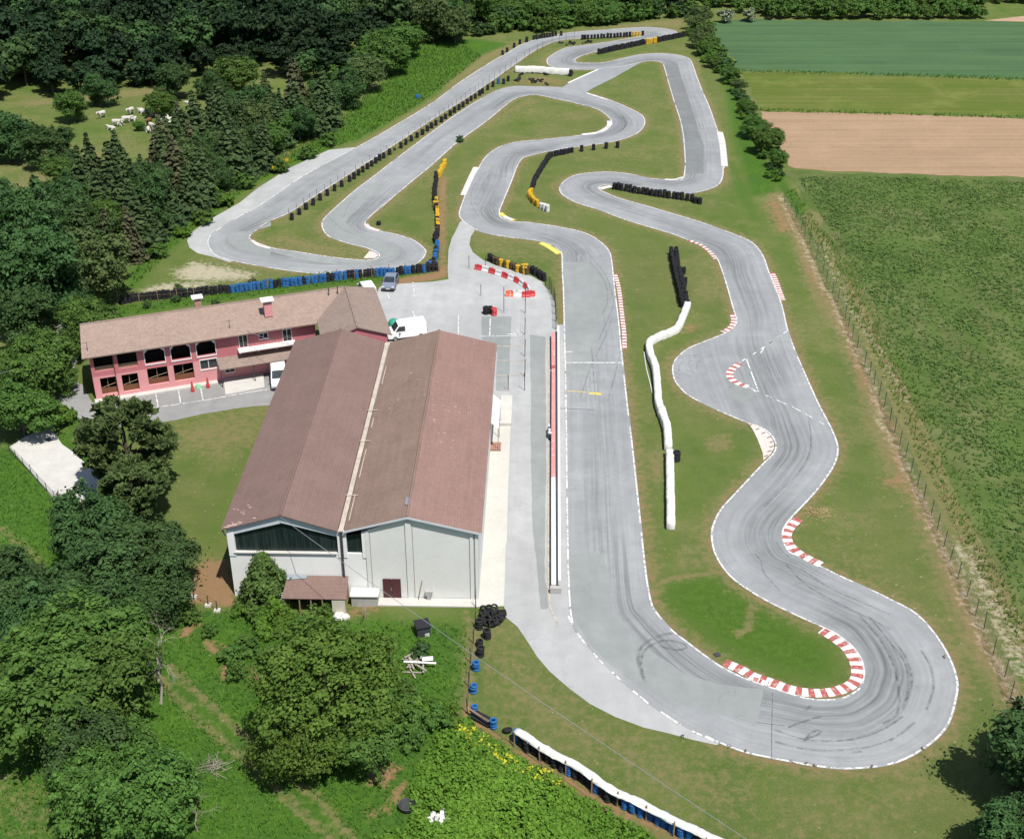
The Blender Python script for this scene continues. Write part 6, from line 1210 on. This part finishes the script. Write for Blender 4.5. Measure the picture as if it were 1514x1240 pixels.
# ---- ground cover
def cover_mesh(name, polys, dens, hgt, size, mat, label_kind='stuff', stem=False, holes=()):
    Ps = []
    for poly_px in polys:
        poly = [at_w(x, y) for x, y in poly_px]; A = np.array(poly); lo, hi = A.min(0), A.max(0); n = int((hi-lo).prod()*dens); Q = rng.uniform(lo, hi, (n, 2)); Q = Q[inside(Q, poly)]
        if name == 'crop_plants': f_ = np.sin(Q[:, 0]*.21+2*np.sin(Q[:, 1]*.13))*np.sin(Q[:, 1]*.17+1.7*np.sin(Q[:, 0]*.11)); Q = Q[rng.random(len(Q)) > np.clip(f_*.9-.15, 0, .75)]
        for h_ in holes: Q = Q[~inside(Q, [at_w(x, y) for x, y in h_])]
        Ps.append(Q)
    Q = np.vstack(Ps); n = len(Q); tone = (np.sin(Q[:, 0]*.35+np.sin(Q[:, 1]*.22)*2)*.5+.5)*rng.random(n)
    if stem:   # upright blades in tufts
        k = 3; Qr = np.repeat(Q, k, 0); t = rng.uniform(0, 6.283, n*k); ln_ = hgt*rng.uniform(.5, 1.2, n*k); d = np.stack([np.cos(t), np.sin(t)], 1); lean = rng.uniform(.2, .8, n*k)[:, None]*ln_[:, None]
        w2 = size/2; pa = np.c_[Qr-np.c_[-d[:, 1], d[:, 0]]*w2, np.zeros(n*k)]; pb = np.c_[Qr+np.c_[-d[:, 1], d[:, 0]]*w2, np.zeros(n*k)]; pc = np.c_[Qr+d*lean+np.c_[-d[:, 1], d[:, 0]]*w2*.3, ln_]; pd = np.c_[Qr+d*lean-np.c_[-d[:, 1], d[:, 0]]*w2*.3, ln_]
        V = np.stack([pa, pb, pc, pd], 1).reshape(-1, 3); Fc = np.arange(4*n*k).reshape(-1, 4); tn = np.repeat(tone, 4*k)
    else:
        k = 6; Qr = np.repeat(Q, k, 0)+rng.normal(0, size*.75, (n*k, 2)); bumpz = hgt*(.35+.65*(np.sin(Qr[:, 0]*.9+1.3*np.sin(Qr[:, 1]*.7))*.5+.5)); P = np.c_[Qr, rng.uniform(.15, 1, n*k)*bumpz+.03]; Nn = np.c_[rng.normal(0, .45, (n*k, 2)), np.ones(n*k)]; V, Fc = leaf_quads(P, Nn, size, 1.4, .3); tn = np.repeat(tone, 4*k)
    return tag(link(name, np_mesh(name, V, Fc, mat, {'clump': tn})), kind='stuff')
CROPM = foliage('crop_leaf', (.054,.105,.020), (.100,.152,.038), .25); WEED = foliage('weed_leaf', (.066,.145,.014), (.125,.220,.026), .3); WEEDY = foliage('flowering_weed', (.075,.15,.014), (.13,.21,.02), .3, flower=((.52,.49,.04), .5)); BLADE = foliage('grass_blade', (.058,.140,.016), (.110,.215,.030), .35); DRYB = foliage('dry_blade', (.26,.21,.10), (.40,.33,.18), .3)
cover_mesh('tall_grass', [[(1092,103.5),(1300,108.5),(1514,115.5),(1640,120),(1640,124),(1514,120),(1300,112.5),(1093,107.5)],[(1120,161),(1300,167),(1514,172.5),(1640,177),(1640,180),(1514,176),(1300,170),(1120,165)]], 3, .5, .14, BLADE, stem=True)
cover_mesh('weeds', [[(x-3.5, y-1.2), (x+3.5, y-1.6), (x+4, y+1.4), (x-3, y+1.6)] for x, y in ((1078,1103.5),(1100,1110),(1168,1126),(1188,1130),(1205,1133),(1290,1134),(1340,1121),(1364,1106),(1398,973),(1012,1090))], 16, .22, .12, foliage('dry_weed', (.10,.085,.05), (.19,.16,.10), .2))
cover_mesh('crop_plants', [[(1178,262),(1300,262),(1514,269),(1620,275),(1640,1000),(1545,960),(1450,760),(1365,590),(1290,445),(1225,335)]], 5., .26, .165, CROPM)
VINE = [(690,1062),(705,1080),(735,1100),(760,1118),(830,1160),(900,1205),(960,1240),(985,1262),(560,1262),(560,1240),(610,1225),(605,1180),(625,1130),(655,1085)]
cover_mesh('weeds', [VINE], 26, .8, .19, WEED, holes=[[(594,1185),(610,1185),(610,1203),(594,1203)],[(628,1198),(665,1205),(665,1226),(625,1220)]])
cover_mesh('flowering_weeds', [[(688,1062),(705,1080),(735,1102),(790,1138),(840,1168),(800,1165),(745,1130),(700,1100),(670,1090)]], 9, .95, .18, WEEDY)
cover_mesh('tall_grass', [[(0,665),(95,645),(140,720),(200,830),(280,905),(420,905),(520,915),(690,925),(690,1000),(680,1050),(640,1100),(590,1240),(0,1240)]], 9, .38, .06, BLADE, stem=True, holes=[[(278,872),(300,828),(335,828),(350,892),(330,897),(285,890)],[(8,662),(40,642),(74,630),(82,638),(112,668),(135,690),(190,735),(160,748),(85,750)],[(264,935),(290,915),(295,922),(275,945)],[(304,945),(330,955),(320,967),(305,962)],[(325,985),(340,980),(338,1005),(326,1008)],[(370,985),(390,995),(385,1020),(372,1005)],[(530,1130),(555,1135),(580,1128),(590,1135),(570,1165),(560,1150),(548,1160)],[(577,1170),(600,1155),(600,1165),(585,1188)],[(235,1000),(255,985),(400,1115),(525,1235),(480,1245),(360,1130)]])
cover_mesh('tall_grass', [[(500,216),(530,206),(600,168),(660,126),(712,84),(690,70),(600,66),(570,120),(500,170),(400,240),(300,315),(200,400),(195,425),(215,410),(290,335),(370,275),(430,243)]], 3.2, .5, .13, BLADE, stem=True)
cover_mesh('dry_grass', [[(1222,345),(1240,345),(1310,480),(1345,585),(1330,590),(1285,500)],[(1350,640),(1365,640),(1420,760),(1470,840),(1514,930),(1514,990),(1470,910),(1420,800)]], 4, .4, .07, DRYB, stem=True)
cover_mesh('tall_grass', [[(1160,285),(1175,280),(1260,400),(1350,560),(1440,730),(1530,920),(1530,1000),(1450,850),(1360,680),(1290,520),(1215,380)]], 4, .45, .09, BLADE, stem=True)
cover_mesh('tall_grass', [[(170,455),(330,425),(480,402),(560,402),(560,412),(500,420),(330,445),(150,470)]], 5, .4, .09, BLADE, stem=True)
# ================================================================== CATTLE
COW = plain('pale_hide', (.50,.47,.42), .9, .12, 2); BROWNC = plain('brown_hide', (.16,.08,.04), .9, .15, 2)
def skin_mesh(name, nodes, edges, mat):
    me = bpy.data.meshes.new(name); me.from_pydata([n_[0] for n_ in nodes], edges, []); o = bpy.data.objects.new(name, me); C.objects.link(o); md = o.modifiers.new('s', 'SKIN'); 
    for i, n_ in enumerate(nodes): me.skin_vertices[0].data[i].radius = (n_[1], n_[1]) if not isinstance(n_[1], tuple) else n_[1]
    me.skin_vertices[0].data[0].use_root = True; o.modifiers.new('d', 'SUBSURF').levels = 1; dg = bpy.context.evaluated_depsgraph_get(); out = bpy.data.meshes.new_from_object(o.evaluated_get(dg)); bpy.data.objects.remove(o); out.materials.clear(); out.materials.append(mat); out.name = name; out.polygons.foreach_set('use_smooth', [True]*len(out.polygons)); return out
def cow_mesh(lying, mat):
    dz = -.55 if lying else 0; B = 1.15+dz
    N = [((0, 0, B), .36), ((.55, 0, B+.02), .38), ((.85, 0, B+.12), .25), ((1.15, 0, B+.28), .17), ((1.4, 0, B+.16), .13), ((1.62, 0, B-.02), .09), ((-.55, 0, B), .37), ((-.85, 0, B+.08), .26), ((-1.0, 0, B-.1), .05), ((-1.05, 0, B-.5), .04)]
    Ed = [(0, 1), (1, 2), (2, 3), (3, 4), (4, 5), (0, 6), (6, 7), (7, 8), (8, 9)]
    for s in (-1, 1):
        i = len(N)
        if lying: N += [((.6, s*.3, .3), .13), ((.95, s*.38, .12), .08), ((.65, s*.42, .06), .05), ((-.55, s*.34, .3), .17), ((-.2, s*.5, .14), .09), ((-.6, s*.55, .06), .05)]
        else: N += [((.62, s*.2, .72), .14), ((.66, s*.2, .4), .075), ((.62, s*.2, .04), .06), ((-.62, s*.22, .75), .18), ((-.78, s*.22, .45), .08), ((-.7, s*.22, .04), .06)]
        Ed += [(1, i), (i, i+1), (i+1, i+2), (6, i+3), (i+3, i+4), (i+4, i+5)]
        j = len(N); N += [((1.38, s*.22, B+.26), .045), ((1.36, s*.12, B+.38), .03)]; Ed += [(4, j), (4, j+1)]
    return skin_mesh('cow', N, Ed, mat)
CM = [cow_mesh(False, COW), cow_mesh(True, COW), cow_mesh(False, BROWNC)]
for k, (x, y, v) in enumerate([(570,655,0),(622,724,1),(650,702,0),(668,698,1),(705,684,0),(735,672,1),(730,636,0),(788,632,1),(805,630,1),(838,650,0),(850,640,0),(825,730,1),(845,722,0),(930,665,1),(938,680,1),(928,695,1),(946,692,0),(830,695,2),(1065,600,0)]):
    p = at(*T(0,0,[(x, y)])[0]); o = link('cow', CM[v], None, p, random.random()*6.3); o.scale = (.92,)*3; tag(o, 'brown cow beside the pale herd in the pasture' if v == 2 else ('pale cow lying in the pasture' if v == 1 else 'pale cow standing in the pasture'), 'cow', 'cattle in the pasture')
# ================================================================== too many of a kind: the farthest go into one object
def merge_far(name_, keep, new_name):
    obs = [o for o in bpy.data.objects if o.type == 'MESH' and o.parent is None and o.name.split('.')[0] == name_]
    obs.sort(key=lambda o: -ppm(o.location)); far = obs[keep:]
    if not far: return
    V, Fl, mi, mats, k = [], [], [], [], 0
    for o in far:
        m_ = o.data; M_ = Matrix.LocRotScale(o.location, o.rotation_euler, o.scale); V += [tuple(M_ @ v.co) for v in m_.vertices]
        mt = m_.materials[0]
        if mt not in mats: mats.append(mt)
        for p_ in m_.polygons: Fl.append(tuple(k+i for i in p_.vertices)); mi.append(mats.index(mt))
        k += len(m_.vertices)
    m_ = bpy.data.meshes.new(new_name); m_.from_pydata(V, [], Fl)
    for x in mats: m_.materials.append(x)
    m_.polygons.foreach_set('material_index', mi); m_.update()
    for o in far: bpy.data.objects.remove(o)
    tag(link(new_name, m_), 'far tyre stacks lining the distant loops of the track', 'tyre stacks', None, 'stuff')
merge_far('tyre_stack', 285, 'distant_tyre_stacks')
for o in bpy.data.objects:
    if 'label' in o and len(o['label'].split()) > 16: print('LONG', o.name, o['label'])
